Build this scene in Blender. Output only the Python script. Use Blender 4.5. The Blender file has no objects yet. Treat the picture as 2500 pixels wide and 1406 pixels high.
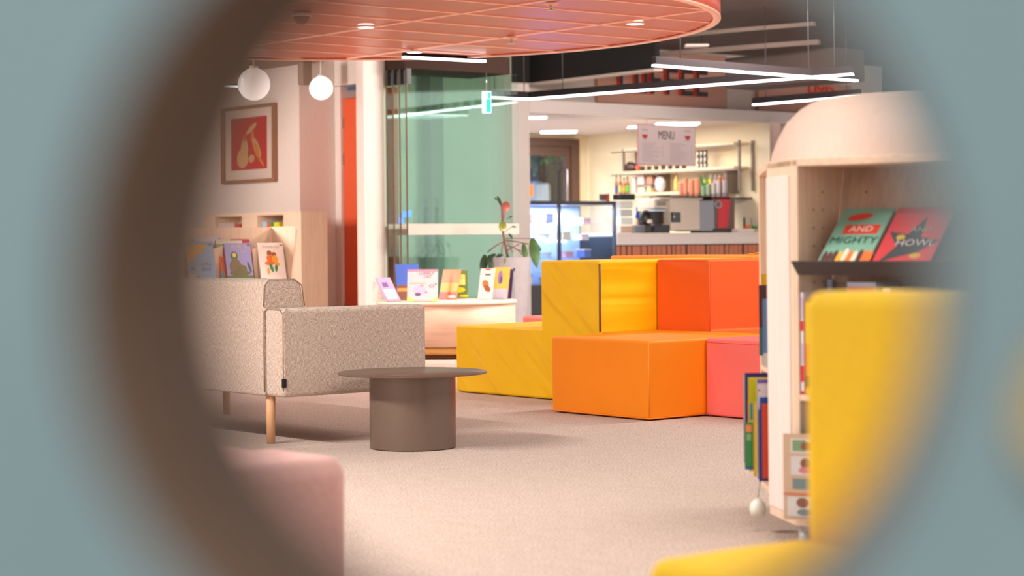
import bpy, bmesh, math, random
from mathutils import Matrix, Vector
random.seed(7)
C = bpy.context.scene.collection
W, H = 2500, 1406
F = 4861.0            # focal length in pixels (70 mm on a 36 mm sensor)
EYE = 0.93            # eye height
HY = 590.0            # horizon row
ROLL = math.radians(0.55)
TH = math.radians(39.3)          # the building's axes are turned this much
D2 = Vector((math.cos(TH), math.sin(TH)))      # local x: away to the right
D1 = Vector((-math.sin(TH), math.cos(TH)))     # local y: away to the left

# ------------------------------------------------------------ camera, world, lights
cam = bpy.data.cameras.new('camera'); cam.lens = 70; cam.sensor_width = 36
cam.shift_y = -(H/2-HY)/W
cam.clip_start = 0.02; cam.clip_end = 200
cam.dof.use_dof = True; cam.dof.focus_distance = 10.3; cam.dof.aperture_fstop = 3.1
co = bpy.data.objects.new('camera', cam); C.objects.link(co)
co.matrix_world = Matrix.Translation((0, 0, EYE)) @ Matrix.Rotation(math.pi/2, 4, 'X') @ Matrix.Rotation(-ROLL, 4, 'Z')
bpy.context.scene.camera = co
vs = bpy.context.scene.view_settings
vs.view_transform = 'Standard'; vs.look = 'None'; vs.gamma = 1; vs.use_curve_mapping = False
vs.exposure = 0.1
bpy.context.scene.display_settings.display_device = 'sRGB'
bpy.context.scene.cycles.transparent_max_bounces = 32
wd = bpy.data.worlds.new('world'); bpy.context.scene.world = wd; wd.use_nodes = True
wb = wd.node_tree.nodes['Background']; wb.inputs[0].default_value = (1.0, 0.955, 0.93, 1); wb.inputs[1].default_value = 1.15

def area(name, x, y, z, sx, sy, power, col=(1, .9, .83), rz=TH, rx=0.0, spread=180):
    l = bpy.data.lights.new(name, 'AREA'); l.shape = 'RECTANGLE'; l.size = sx; l.size_y = sy
    l.energy = power; l.color = col; l.spread = math.radians(spread)
    o = bpy.data.objects.new(name, l); C.objects.link(o); o.location = (x, y, z); o.rotation_euler = (rx, 0, rz)
    return o
WARM = (1.0, .91, .845)
area('fill_light_front', 0.9, 5.2, 3.2, 2.4, .25, 62, WARM)  # unseen fill light added over the front of the room
area('fill_light_right', 3.4, 7.6, 3.2, .25, 3.2, 110, WARM)  # added fill from above on the right, out of view
area('fill_light_left', -3.4, 6.5, 3.2, .25, 3.0, 430, WARM)  # out-of-view fill added to brighten the left-facing sides
area('fill_light_middle', 2.6, 11.6, 3.1, 2.8, .25, 90, WARM)  # added overhead fill for the middle, above the frame
area('fill_light_back', 3.2, 15.6, 3.1, 2.6, .3, 430, WARM, rz=math.radians(-5), rx=math.radians(50))  # added fill, tilted to brighten the cafe sign and counter front
area('fill_light_far_left', -4.6, 15.6, 2.6, .3, 2.5, 420, WARM, rz=TH-math.pi/2, rx=math.radians(40))  # added fill, tilted at the left wall
area('entrance_fill', 1.6, 16.0, 2.9, 1.4, .3, 110, WARM, rz=TH, rx=math.radians(45))  # unseen fill added to brighten the wall beside the red door
area('lobby_fill', -.8, 20.3, 2.72, .8, .3, 30, (1, .95, .82))  # fill added for the lobby wall, kept hidden behind the glass header
area('near_fill', 0.4, -1.2, 3.0, 2.0, 1.2, 30, (1, .95, .93))  # added fill behind the camera

# ------------------------------------------------------------ pixel helpers (measure in the photo, place in the world)
def ray(px, py):
    u, v = px-W/2, py-HY
    c, s = math.cos(ROLL), math.sin(ROLL)
    return (u*c - v*s)/F, (u*s + v*c)/F
def P(px, py, Y):
    u, v = ray(px, py); return Vector((u*Y, Y, EYE-v*Y))
def Pz(px, py, z):
    u, v = ray(px, py); Y = (EYE-z)/v; return Vector((u*Y, Y, z))
def zat(px, py, Y): return EYE - ray(px, py)[1]*Y
def lx(O, px, y=0., py=590.):      # local x in the turned frame at O where pixel column px meets local y
    u = ray(px, py)[0]
    return (u*(O[1]+D1.y*y) - O[0] - D1.x*y)/(D2.x - D2.y*u)
def ly(O, px, x=0., py=590.):
    u = ray(px, py)[0]
    return (u*(O[1]+D2.y*x) - O[0] - D2.x*x)/(D1.x - D1.y*u)
def w2(O, x, y): return Vector((O[0]+D2.x*x+D1.x*y, O[1]+D2.y*x+D1.y*y))

# ------------------------------------------------------------ materials
def lin(c):
    return tuple(((v/255)/12.92 if v/255 <= .04045 else ((v/255+.055)/1.055)**2.4) for v in c[:3]) + (1,)
MATS = {}
def mat(name, rgb=None, rough=.6, metal=0., noise=0., nscale=30., bump=0., bscale=200., spec=.5, emit=None, stretch=(1, 1, 1), coat=0.):
    if name in MATS: return MATS[name]
    m = bpy.data.materials.new(name); m.use_nodes = True; MATS[name] = m
    nt = m.node_tree; b = nt.nodes['Principled BSDF']
    col = lin(rgb)
    b.inputs['Base Color'].default_value = col
    b.inputs['Roughness'].default_value = rough; b.inputs['Metallic'].default_value = metal
    b.inputs['Specular IOR Level'].default_value = spec; b.inputs['Coat Weight'].default_value = coat
    if emit:
        b.inputs['Emission Color'].default_value = lin(emit[0]); b.inputs['Emission Strength'].default_value = emit[1]
    tc = nt.nodes.new('ShaderNodeTexCoord'); mp = nt.nodes.new('ShaderNodeMapping'); mp.inputs['Scale'].default_value = stretch
    nt.links.new(tc.outputs['Object'], mp.inputs[0])
    n = nt.nodes.new('ShaderNodeTexNoise'); n.inputs['Scale'].default_value = nscale; n.inputs['Detail'].default_value = 3
    nt.links.new(mp.outputs[0], n.inputs['Vector'])
    mx = nt.nodes.new('ShaderNodeMix'); mx.data_type = 'RGBA'
    a = noise if noise else .02
    mx.inputs['A'].default_value = tuple(max(0, v*(1-a)) for v in col[:3])+(1,)
    mx.inputs['B'].default_value = tuple(min(1, v*(1+a)) for v in col[:3])+(1,)
    rp = nt.nodes.new('ShaderNodeMapRange'); rp.inputs['From Min'].default_value = .35; rp.inputs['From Max'].default_value = .65
    nt.links.new(n.outputs['Fac'], rp.inputs['Value']); nt.links.new(rp.outputs[0], mx.inputs['Factor'])
    nt.links.new(mx.outputs['Result'], b.inputs['Base Color'])
    if bump:
        n2 = nt.nodes.new('ShaderNodeTexNoise'); n2.inputs['Scale'].default_value = bscale
        nt.links.new(mp.outputs[0], n2.inputs['Vector'])
        bp = nt.nodes.new('ShaderNodeBump'); bp.inputs['Strength'].default_value = bump; bp.inputs['Distance'].default_value = .01
        nt.links.new(n2.outputs['Fac'], bp.inputs['Height']); nt.links.new(bp.outputs[0], b.inputs['Normal'])
    return m

def weave_mat(name, dark, light, s=430.):
    m = bpy.data.materials.new(name); m.use_nodes = True; MATS[name] = m
    nt = m.node_tree; b = nt.nodes['Principled BSDF']; b.inputs['Roughness'].default_value = .95; b.inputs['Specular IOR Level'].default_value = .1
    b.inputs['Sheen Weight'].default_value = .25
    tc = nt.nodes.new('ShaderNodeTexCoord'); fs = []
    for sc in ((s*.16, s*.16, s), (s, s, s*.13)):
        mp = nt.nodes.new('ShaderNodeMapping'); mp.inputs['Scale'].default_value = sc
        n = nt.nodes.new('ShaderNodeTexNoise'); n.inputs['Scale'].default_value = 1.0; n.inputs['Detail'].default_value = 2
        nt.links.new(tc.outputs['Object'], mp.inputs[0]); nt.links.new(mp.outputs[0], n.inputs['Vector']); fs.append(n)
    ad = nt.nodes.new('ShaderNodeMath'); ad.operation = 'ADD'
    nt.links.new(fs[0].outputs['Fac'], ad.inputs[0]); nt.links.new(fs[1].outputs['Fac'], ad.inputs[1])
    rp = nt.nodes.new('ShaderNodeMapRange'); rp.inputs['From Min'].default_value = .78; rp.inputs['From Max'].default_value = 1.22
    nt.links.new(ad.outputs[0], rp.inputs['Value'])
    mx = nt.nodes.new('ShaderNodeMix'); mx.data_type = 'RGBA'; mx.inputs['A'].default_value = lin(dark); mx.inputs['B'].default_value = lin(light)
    nt.links.new(rp.outputs[0], mx.inputs['Factor']); nt.links.new(mx.outputs['Result'], b.inputs['Base Color'])
    bp = nt.nodes.new('ShaderNodeBump'); bp.inputs['Strength'].default_value = .5; bp.inputs['Distance'].default_value = .003
    nt.links.new(rp.outputs[0], bp.inputs['Height']); nt.links.new(bp.outputs[0], b.inputs['Normal'])
    return m

def glass_mat(name, tint, gloss=.1, rough=.02, gmax=.9):
    m = bpy.data.materials.new(name); m.use_nodes = True; MATS[name] = m
    nt = m.node_tree; nt.nodes.remove(nt.nodes['Principled BSDF'])
    out = nt.nodes['Material Output']; t = nt.nodes.new('ShaderNodeBsdfTransparent'); t.inputs[0].default_value = tint+(1,)
    g = nt.nodes.new('ShaderNodeBsdfGlossy'); g.inputs['Roughness'].default_value = rough; g.inputs[0].default_value = (.95, 1, .97, 1)
    fr = nt.nodes.new('ShaderNodeLayerWeight'); fr.inputs[0].default_value = .5
    pw = nt.nodes.new('ShaderNodeMath'); pw.operation = 'POWER'; pw.inputs[1].default_value = 3.5
    nt.links.new(fr.outputs['Facing'], pw.inputs[0])
    mr = nt.nodes.new('ShaderNodeMapRange'); mr.inputs['To Min'].default_value = gloss; mr.inputs['To Max'].default_value = gmax
    nt.links.new(pw.outputs[0], mr.inputs['Value'])
    mx = nt.nodes.new('ShaderNodeMixShader')
    nt.links.new(mr.outputs[0], mx.inputs[0]); nt.links.new(t.outputs[0], mx.inputs[1]); nt.links.new(g.outputs[0], mx.inputs[2])
    nt.links.new(mx.outputs[0], out.inputs['Surface'])
    return m

def wood_mat(name, rgb, dark=.12, axis='z', rough=.55, sc=1.):
    st = {'z': (26*sc, 26*sc, 1.6*sc), 'x': (1.6*sc, 26*sc, 26*sc), 'y': (26*sc, 1.6*sc, 26*sc)}[axis]
    return mat(name, rgb, rough, noise=dark, nscale=2.2, stretch=st, bump=.05, bscale=3)

def crease_mat(name, rgb):
    m = mat(name, rgb, .55, noise=.03, nscale=4, spec=.35)
    nt = m.node_tree; b = nt.nodes['Principled BSDF']; tc = nt.nodes.new('ShaderNodeTexCoord')
    m0 = nt.nodes.new('ShaderNodeMapping'); m0.inputs['Rotation'].default_value = (math.radians(-42), 0, 0)
    mp = nt.nodes.new('ShaderNodeMapping'); mp.inputs['Scale'].default_value = (.4, 1.3, 8)
    nt.links.new(tc.outputs['Object'], m0.inputs[0])
    n = nt.nodes.new('ShaderNodeTexNoise'); n.inputs['Scale'].default_value = 1.1; n.inputs['Detail'].default_value = 1.5; n.inputs['Distortion'].default_value = .35
    nt.links.new(m0.outputs[0], mp.inputs[0]); nt.links.new(mp.outputs[0], n.inputs['Vector'])
    bp = nt.nodes.new('ShaderNodeBump'); bp.inputs['Strength'].default_value = .6; bp.inputs['Distance'].default_value = .09
    nt.links.new(n.outputs['Fac'], bp.inputs['Height']); nt.links.new(bp.outputs[0], b.inputs['Normal'])
    return m

def perf_mat(name, rgb, hole):
    m = mat(name, rgb, .33, noise=.03, nscale=3, spec=.6)
    nt = m.node_tree; b = nt.nodes['Principled BSDF']; tc = nt.nodes.new('ShaderNodeTexCoord')
    v = nt.nodes.new('ShaderNodeTexVoronoi'); v.inputs['Scale'].default_value = 62; v.inputs['Randomness'].default_value = 0
    nt.links.new(tc.outputs['Object'], v.inputs['Vector'])
    mr = nt.nodes.new('ShaderNodeMapRange'); mr.inputs['From Min'].default_value = .27; mr.inputs['From Max'].default_value = .33
    nt.links.new(v.outputs['Distance'], mr.inputs['Value'])
    mx = nt.nodes.new('ShaderNodeMix'); mx.data_type = 'RGBA'; mx.inputs['A'].default_value = lin(hole); mx.inputs['B'].default_value = lin(rgb)
    nt.links.new(mr.outputs[0], mx.inputs['Factor']); nt.links.new(mx.outputs['Result'], b.inputs['Base Color'])
    return m

def carpet_mat():
    m = bpy.data.materials.new('carpet'); m.use_nodes = True
    nt = m.node_tree; b = nt.nodes['Principled BSDF']; b.inputs['Roughness'].default_value = 1; b.inputs['Specular IOR Level'].default_value = .05
    tc = nt.nodes.new('ShaderNodeTexCoord'); mp = nt.nodes.new('ShaderNodeMapping'); mp.inputs['Rotation'].default_value = (0, 0, TH); mp.inputs['Scale'].default_value = (1, 1.0, 1)
    nt.links.new(tc.outputs['Object'], mp.inputs[0])
    n1 = nt.nodes.new('ShaderNodeTexNoise'); n1.inputs['Scale'].default_value = 120; n1.inputs['Detail'].default_value = 4
    n2 = nt.nodes.new('ShaderNodeTexNoise'); n2.inputs['Scale'].default_value = 14; n2.inputs['Detail'].default_value = 4
    nt.links.new(mp.outputs[0], n1.inputs['Vector']); nt.links.new(mp.outputs[0], n2.inputs['Vector'])
    ad = nt.nodes.new('ShaderNodeMath'); ad.operation = 'MULTIPLY_ADD'; ad.inputs[1].default_value = .12
    nt.links.new(n2.outputs['Fac'], ad.inputs[0]); nt.links.new(n1.outputs['Fac'], ad.inputs[2])
    r = nt.nodes.new('ShaderNodeMapRange'); r.inputs['From Min'].default_value = .38; r.inputs['From Max'].default_value = .74
    nt.links.new(ad.outputs[0], r.inputs['Value'])
    mx = nt.nodes.new('ShaderNodeMix'); mx.data_type = 'RGBA'; mx.inputs['A'].default_value = lin((160, 140, 129)); mx.inputs['B'].default_value = lin((219, 202, 191))
    nt.links.new(r.outputs[0], mx.inputs['Factor']); nt.links.new(mx.outputs['Result'], b.inputs['Base Color'])
    bp = nt.nodes.new('ShaderNodeBump'); bp.inputs['Strength'].default_value = .6; bp.inputs['Distance'].default_value = .006
    nt.links.new(n1.outputs['Fac'], bp.inputs['Height']); nt.links.new(bp.outputs[0], b.inputs['Normal'])
    return m

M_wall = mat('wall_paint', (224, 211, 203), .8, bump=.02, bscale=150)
M_wall2 = mat('wall_paint_beige', (205, 190, 180), .8, bump=.02, bscale=150)  # beige tone, a little darker than the other wall paint
M_cream = mat('cafe_cream_paint', (240, 224, 190), .75, bump=.02, bscale=150)
M_ceil = mat('ceiling_paint', (214, 198, 188), .85)
M_dark = mat('black_paint', (27, 23, 24), .8)
M_dark2 = mat('charcoal_metal', (72, 66, 66), .45, metal=.3)
M_brownceil = mat('dark_ceiling_paint', (92, 80, 76), .8)
M_birch = wood_mat('birch_veneer', (226, 198, 172), .06)
M_birchx = wood_mat('birch_veneer_level', (226, 196, 170), .07, 'x')
M_honey = wood_mat('honey_wood', (206, 150, 80), .1, 'x')
M_oak = wood_mat('oak_leg_wood', (222, 168, 122), .1)
M_slat = wood_mat('terracotta_slat_wood', (196, 120, 88), .12)
M_white = mat('white_laminate', (232, 218, 212), .45)
M_panelw = wood_mat('pale_limed_panel', (232, 214, 206), .03)
M_pages = mat('page_edges', (232, 224, 212), .8, noise=.08, nscale=300, stretch=(.05, 1, 1))
M_black = mat('black_plastic', (28, 26, 27), .4)
M_steel = mat('brushed_steel', (196, 192, 190), .3, metal=.9, noise=.05, nscale=8, stretch=(1, 1, 20))
M_clear = glass_mat('clear_acrylic', (.95, .96, .95), .06)
M_green = glass_mat('green_tinted_glass', (.925, .975, .955), .045, gmax=.5)
M_bluegl = glass_mat('cool_case_glass', (.93, .96, 1.0), .01, gmax=.3)
def flat(rgb, rough=.5): return mat('print_%02x%02x%02x' % tuple(rgb[:3]), rgb, rough)
def em(name, rgb, s): return mat(name, rgb, .5, emit=(rgb, s))
M_tube = em('lamp_diffuser', (246, 250, 255), 6)

# ------------------------------------------------------------ mesh helpers
def nb(): return bmesh.new()
def bx(bm, x0, x1, y0, y1, z0, z1, mi=0, M=None):
    vs_ = [bm.verts.new((x, y, z)) for z in (z0, z1) for y in (y0, y1) for x in (x0, x1)]
    for f in ((0, 2, 3, 1), (4, 5, 7, 6), (0, 1, 5, 4), (2, 6, 7, 3), (0, 4, 6, 2), (1, 3, 7, 5)):
        fa = bm.faces.new([vs_[i] for i in f]); fa.material_index = mi
    if M is not None: bmesh.ops.transform(bm, matrix=M, verts=vs_)
    return vs_
def prism(bm, pts, z0, z1, axis='z', mi=0):
    """pts: outline; axis z: (x,y); axis x: (y,z) extruded in x; axis y: (x,z) extruded in y"""
    def mk(p, h):
        return {'z': (p[0], p[1], h), 'x': (h, p[0], p[1]), 'y': (p[0], h, p[1])}[axis]
    a = [bm.verts.new(mk(p, z0)) for p in pts]; b = [bm.verts.new(mk(p, z1)) for p in pts]
    fs = [bm.faces.new(a), bm.faces.new(b)]
    n = len(pts)
    for i in range(n): fs.append(bm.faces.new([a[i], a[(i+1) % n], b[(i+1) % n], b[i]]))
    for f in fs: f.material_index = mi
    bmesh.ops.recalc_face_normals(bm, faces=bm.faces)
def lathe(bm, prof, cx=0, cy=0, n=40, mi=0, sx=1., sy=1.):
    rings = []
    for r, z in prof:
        if r < 1e-6: rings.append([bm.verts.new((cx, cy, z))])
        else: rings.append([bm.verts.new((cx+r*sx*math.cos(2*math.pi*i/n), cy+r*sy*math.sin(2*math.pi*i/n), z)) for i in range(n)])
    for a, b in zip(rings, rings[1:]):
        for i in range(n):
            j = (i+1) % n
            if len(a) == 1 and len(b) == 1: break
            vs_ = [a[0], b[j], b[i]] if len(a) == 1 else ([a[i], a[j], b[0]] if len(b) == 1 else [a[i], a[j], b[j], b[i]])
            f = bm.faces.new(vs_); f.material_index = mi; f.smooth = True
    bmesh.ops.recalc_face_normals(bm, faces=bm.faces)
def tube(bm, pts, r, n=8, mi=0, taper=1.):
    pts = [Vector(p) for p in pts]; rings = []
    for k, p in enumerate(pts):
        d = (pts[min(k+1, len(pts)-1)]-pts[max(k-1, 0)]).normalized()
        a = d.cross(Vector((0, 0, 1)) if abs(d.z) < .9 else Vector((1, 0, 0))).normalized(); b = d.cross(a)
        rr = r*(1+(taper-1)*k/max(1, len(pts)-1))
        rings.append([bm.verts.new(p+a*rr*math.cos(2*math.pi*i/n)+b*rr*math.sin(2*math.pi*i/n)) for i in range(n)])
    for A, B in zip(rings, rings[1:]):
        for i in range(n):
            f = bm.faces.new([A[i], A[(i+1) % n], B[(i+1) % n], B[i]]); f.smooth = True; f.material_index = mi
    for R_ in (rings[0], rings[-1]):
        f = bm.faces.new(R_); f.material_index = mi
    bmesh.ops.recalc_face_normals(bm, faces=bm.faces)
def obj(name, bm, m, parent=None, loc=None, rz=None, bevel=0, seg=2, smooth=False, mtx=None, subsurf=0):
    me = bpy.data.meshes.new(name)
    if mtx is not None: bmesh.ops.transform(bm, matrix=mtx, verts=bm.verts)
    if smooth:
        for f in bm.faces: f.smooth = True
    bmesh.ops.recalc_face_normals(bm, faces=bm.faces)
    bm.to_mesh(me); bm.free()
    for x in (m if isinstance(m, (list, tuple)) else [m]): me.materials.append(x)
    o = bpy.data.objects.new(name, me); C.objects.link(o)
    if parent is not None: o.parent = parent
    if loc is not None: o.location = loc
    if rz is not None: o.rotation_euler = (0, 0, rz)
    if bevel:
        b = o.modifiers.new('bevel', 'BEVEL'); b.width = bevel; b.segments = seg; b.limit_method = 'ANGLE'; b.angle_limit = math.radians(40); b.harden_normals = False
        for p in me.polygons: p.use_smooth = True
        if seg < 2:
            for p in me.polygons: p.use_smooth = False
        else:
            wn = o.modifiers.new('wn', 'WEIGHTED_NORMAL'); wn.keep_sharp = True
    if subsurf:
        s = o.modifiers.new('sub', 'SUBSURF'); s.levels = subsurf; s.render_levels = subsurf
    return o
def box(name, d, m, parent=None, bevel=0, **k):
    bm = nb(); bx(bm, *d); return obj(name, bm, m, parent, bevel=bevel, **k)
def thing(name, label, cat, loc=(0, 0, 0), rz=0., group=None, M=None):
    o = bpy.data.objects.new(name, None); C.objects.link(o); o.empty_display_size = .05
    if M is not None: o.matrix_world = M
    else: o.location = loc; o.rotation_euler = (0, 0, rz)
    o['label'] = label; o['category'] = cat
    if group: o['group'] = group
    return o
def tag(o, label, cat, group=None, kind=None):
    o['label'] = label; o['category'] = cat
    if group: o['group'] = group
    if kind: o['kind'] = kind
    return o
def struct(name, bm, m, label, cat, **k):
    o = obj(name, bm, m, **k); o['kind'] = 'structure'; o['label'] = label; o['category'] = cat; return o
def text_mesh(txt, size, extrude=.0, align='CENTER', bold=0.):
    cu = bpy.data.curves.new('t', 'FONT'); cu.body = txt; cu.size = size; cu.extrude = extrude; cu.align_x = align; cu.align_y = 'CENTER'; cu.offset = bold
    cu.resolution_u = 2
    o = bpy.data.objects.new('t', cu); C.objects.link(o)
    dg = bpy.context.evaluated_depsgraph_get(); me = bpy.data.meshes.new_from_object(o.evaluated_get(dg))
    bpy.data.objects.remove(o); bpy.data.curves.remove(cu)
    return me
def text(name, txt, size, m, parent, M, extrude=.0004, bold=0., sx=1.):
    me = text_mesh(txt, size, extrude, bold=bold); me.materials.clear()
    for x in (m if isinstance(m, (list, tuple)) else [m]): me.materials.append(x)
    me.transform(M @ Matrix.Diagonal((sx, 1, 1, 1)))
    o = bpy.data.objects.new(name, me); C.objects.link(o); o.parent = parent
    return o
UPX = Matrix(((1, 0, 0, 0), (0, 0, -1, 0), (0, 1, 0, 0), (0, 0, 0, 1)))          # text facing -y, reading +x
def face_my(x, y, z): return Matrix.Translation((x, y, z)) @ UPX
def face_mx(x, y, z): return Matrix.Translation((x, y, z)) @ Matrix.Rotation(-math.pi/2, 4, 'Z') @ UPX   # facing -x, reading -y

# ============================================================ STRUCTURE
# floor
bm = nb(); vs_ = [bm.verts.new(p) for p in ((-14, -4, 0), (14, -4, 0), (14, 34, 0), (-14, 34, 0))]; bm.faces.new(vs_)
fl = struct('floor', bm, carpet_mat(), 'beige flecked carpet floor under the sofa and foam blocks', 'floor')
# high dark ceiling
o = box('ceiling', (-12, 12, 1.0, 34, 3.3, 3.4), M_brownceil); o['kind'] = 'structure'; o['label'] = 'high dark painted ceiling above the reading area'; o['category'] = 'ceiling'
# dark slats under the right part of it (each one a piece)
sl_me = None
for i in range(26):
    if sl_me is None:
        s = box('ceiling_slat', (-1.9, 1.9, -.03, .03, 3.16, 3.22), M_dark2, o); sl_me = s.data
    else:
        s = bpy.data.objects.new('ceiling_slat', sl_me); C.objects.link(s); s.parent = o
    s.location = (4.6-.10*i*D1.x*-1-2.0, 13.2+.155*i, 0); s.rotation_euler = (0, 0, TH)

# left wall with the picture
Wc = Vector((-2.04, 19.2))
def wall(name, O, x0, x1, y0, y1, z0, z1, m, label, cat='wall'):
    o_ = box(name, (x0, x1, y0, y1, z0, z1), m, loc=(O[0], O[1], 0), rz=TH); o_['kind'] = 'structure'; o_['label'] = label; o_['category'] = cat; return o_
wall('wall_left', Wc, 0, .41, 0, 9.0, 0, 3.3, M_wall, 'pale wall behind the framed picture and the low shelves')
DoorO = w2(Wc, .41, 0)     # door plane
yd = ly(Wc, 823, .62); 
# recess back wall plane with the red door
wall('wall_back', Wc, .412, .60, -.95, .3, 2.465, 3.3, M_wall, 'pale wall panel above the red door')
wall('trim_1', Wc, .412, .50, -.10, .2, 0, 2.46, M_white, 'white frame post on the hinge side of the red door', 'door frame')
d = thing('door_1', 'tall orange-red door ajar between pale wall and column', 'door', (Wc.x, Wc.y, 0), TH); d['kind'] = 'structure'
M_door = mat('orange_red_door_paint', (224, 92, 52), .45, noise=.03)
box('door_leaf', (.44, .485, -.95, -.105, 0, 2.40), M_door, d, bevel=.004)
box('door_closer', (.36, .44, -.62, -.22, 2.33, 2.40), M_steel, d, bevel=.004)
for z in (.25, 1.7, 2.05): box('hinge', (.425, .44, -.12, -.10, z, z+.1), M_steel, d)
# column right of the door
C1 = Vector((-1.33, 18.0))
o = wall('column_left', C1, 0, .247, 0, .117, 0, 2.66, M_wall, 'pale square column between the red door and the glass panels', 'column')
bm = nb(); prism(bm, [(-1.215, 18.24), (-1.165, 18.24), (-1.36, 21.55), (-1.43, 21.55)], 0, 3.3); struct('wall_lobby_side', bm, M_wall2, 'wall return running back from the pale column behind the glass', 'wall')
# low ceiling over the left side
bm = nb(); prism(bm, [(-9, 1.45), (.34, 1.45), (.34, 9), (-9, 9)], 2.66, 2.72)
O_lc = w2((-1.33, 18.0), -.1, -1.6)
struct('ceiling_low_left', bm, mat('taupe_ceiling_paint', (176, 154, 142), .85), 'lower pale ceiling over the entrance beside the globe lamps', 'ceiling', loc=(O_lc.x, O_lc.y, 0), rz=TH)
# side wall far left closing the view
o = box('wall_far_left', (-9.2, -9.0, 3, 34, 0, 3.3), M_wall); o['kind'] = 'structure'; o['label'] = 'plain far left wall of the hall'; o['category'] = 'wall'
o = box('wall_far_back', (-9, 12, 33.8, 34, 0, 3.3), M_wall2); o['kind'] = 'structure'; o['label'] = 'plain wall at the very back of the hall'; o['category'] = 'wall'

# ---- glass wall stack
G = w2(C1, .26, .0)
hd = box('glass_header', (-.02, 1.20, -.31, .30, 2.50, 2.66), mat('bronze_header', (56, 41, 36), .9, spec=.1), loc=(G.x, G.y, 0), rz=TH)
hd['kind'] = 'structure'; hd['label'] = 'dark bronze header track above the stacked glass panels'; hd['category'] = 'header'
M_frost = mat('frosted_band', (190, 178, 166), .7)
for k in range(5):
    yo = -.30+.085*k; L = 1.30-.0*k
    g = thing('folding_glass_door', ['frontmost', 'second', 'third', 'fourth', 'rearmost'][k]+' green glass folding door in the stack beside the column', 'glass door', tuple(w2(G, .0-.012*k, yo))+(0,), TH, 'stacked green glass panels')
    box('pane', (0, L, 0, .012, .03, 2.50), M_green, g)
    box('frosted_band', (.0, L, -.002, 0, 1.00, 1.10), M_frost, g)
    box('foot_clamp', (0, .055, -.008, .02, 0, .06), M_steel, g); box('foot_clamp', (L-.055, L, -.008, .02, 0, .06), M_steel, g)
    bm = nb(); bx(bm, 0, .004, -.004, .016, .06, 2.36); obj('edge_strip', bm, mat('bronze_edge', (110, 84, 70), .4, metal=.4), g)
    box('top_hanger', (0, .05, -.01, .022, 2.36, 2.5), M_dark2, g)
# what lies behind the glass: a beige lobby wall with a dark post
Gb = w2(G, -1.6, 2.6)
wall('wall_lobby', Gb, lx(Gb, 905, 0), 5.2, 0, .1, 0, 3.3, mat('lobby_green_grey_paint', (152, 158, 140), .8), 'olive grey lobby wall seen through the green glass')
xp = lx(Gb, 1048, -.14)
wall('column_lobby', Gb, xp-.085, xp+.085, -.3, -.14, 0, 3.3, mat('dark_olive_post', (76, 78, 66), .7), 'dark post in the lobby seen through the green glass', 'column')
bm = nb()
for a, b_, c_, d_ in ((975, 985, 532, 545), (984, 996, 517, 530), (996, 1004, 514, 530)):
    Yb = w2(Gb, lx(Gb, a, -.02), -.02).y
    bx(bm, lx(Gb, a, -.02), lx(Gb, b_, -.02), -.03, -.01, zat(a, d_, Yb), zat(a, c_, Yb))
tag(obj('indicator_light', bm, em('blue_led', (60, 120, 255), 2.5), loc=(Gb.x, Gb.y, 0), rz=TH), 'small blue lit screen seen through the left edge of the glass', 'screen')

# grey wall + lit column left of the cafe
K = Vector((0.0, 23.0))
wall('wall_middle', K, .0, .262, .01, .6, 0, 2.76, M_wall, 'grey pink wall between the glass panels and the cafe')
wall('column_middle', K, 0.001, .263, -.02, .35, 0, 2.76, M_wall, 'sunlit cream column edge at the left of the cafe opening', 'column')

# ---- cafe shell: local frame at Q, x along the opening, y into the cafe
Q = Vector((.20, 23.2))
def cwall(name, d, m, label, cat='wall'): return wall(name, Q, *d, m, label, cat)
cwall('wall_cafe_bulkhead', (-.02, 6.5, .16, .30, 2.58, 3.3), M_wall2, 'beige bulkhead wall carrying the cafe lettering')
cwall('trim_2', (-.02, 6.5, -.06, .42, 2.43, 2.58), M_white, 'white soffit band along the top of the cafe opening', 'soffit')
cwall('ceiling_cafe', (-.02, 3.9, .42, 3.45, 2.43, 2.48), M_wall, 'white plaster ceiling inside the cafe', 'ceiling')
cwall('wall_cafe_back', (3.9, 4.0, -.2, 3.45, 0, 2.43), M_cream, 'cream cafe wall behind the drinks shelves')
xd0, xd1 = lx(Q, 1293, 3.41), lx(Q, 1411, 3.41)
cwall('wall_cafe_door', (xd1, 3.9, 3.41, 3.5, 0, 2.43), M_cream, 'cream cafe wall right of the brown door')
cwall('wall_cafe_over_door', (-1.2, xd1, 3.41, 3.5, 2.37, 2.43), M_cream, 'narrow cream wall strip over the brown door')
cwall('wall_cafe_left', (-1.3, -1.2, .3, 3.5, 0, 2.43), M_cream, 'cream side wall of the cafe behind the column')
cwall('wall_right_end', (4.0, 6.5, .16, .3, 0, 2.43), M_wall2, 'beige wall right of the cafe opening')
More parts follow.
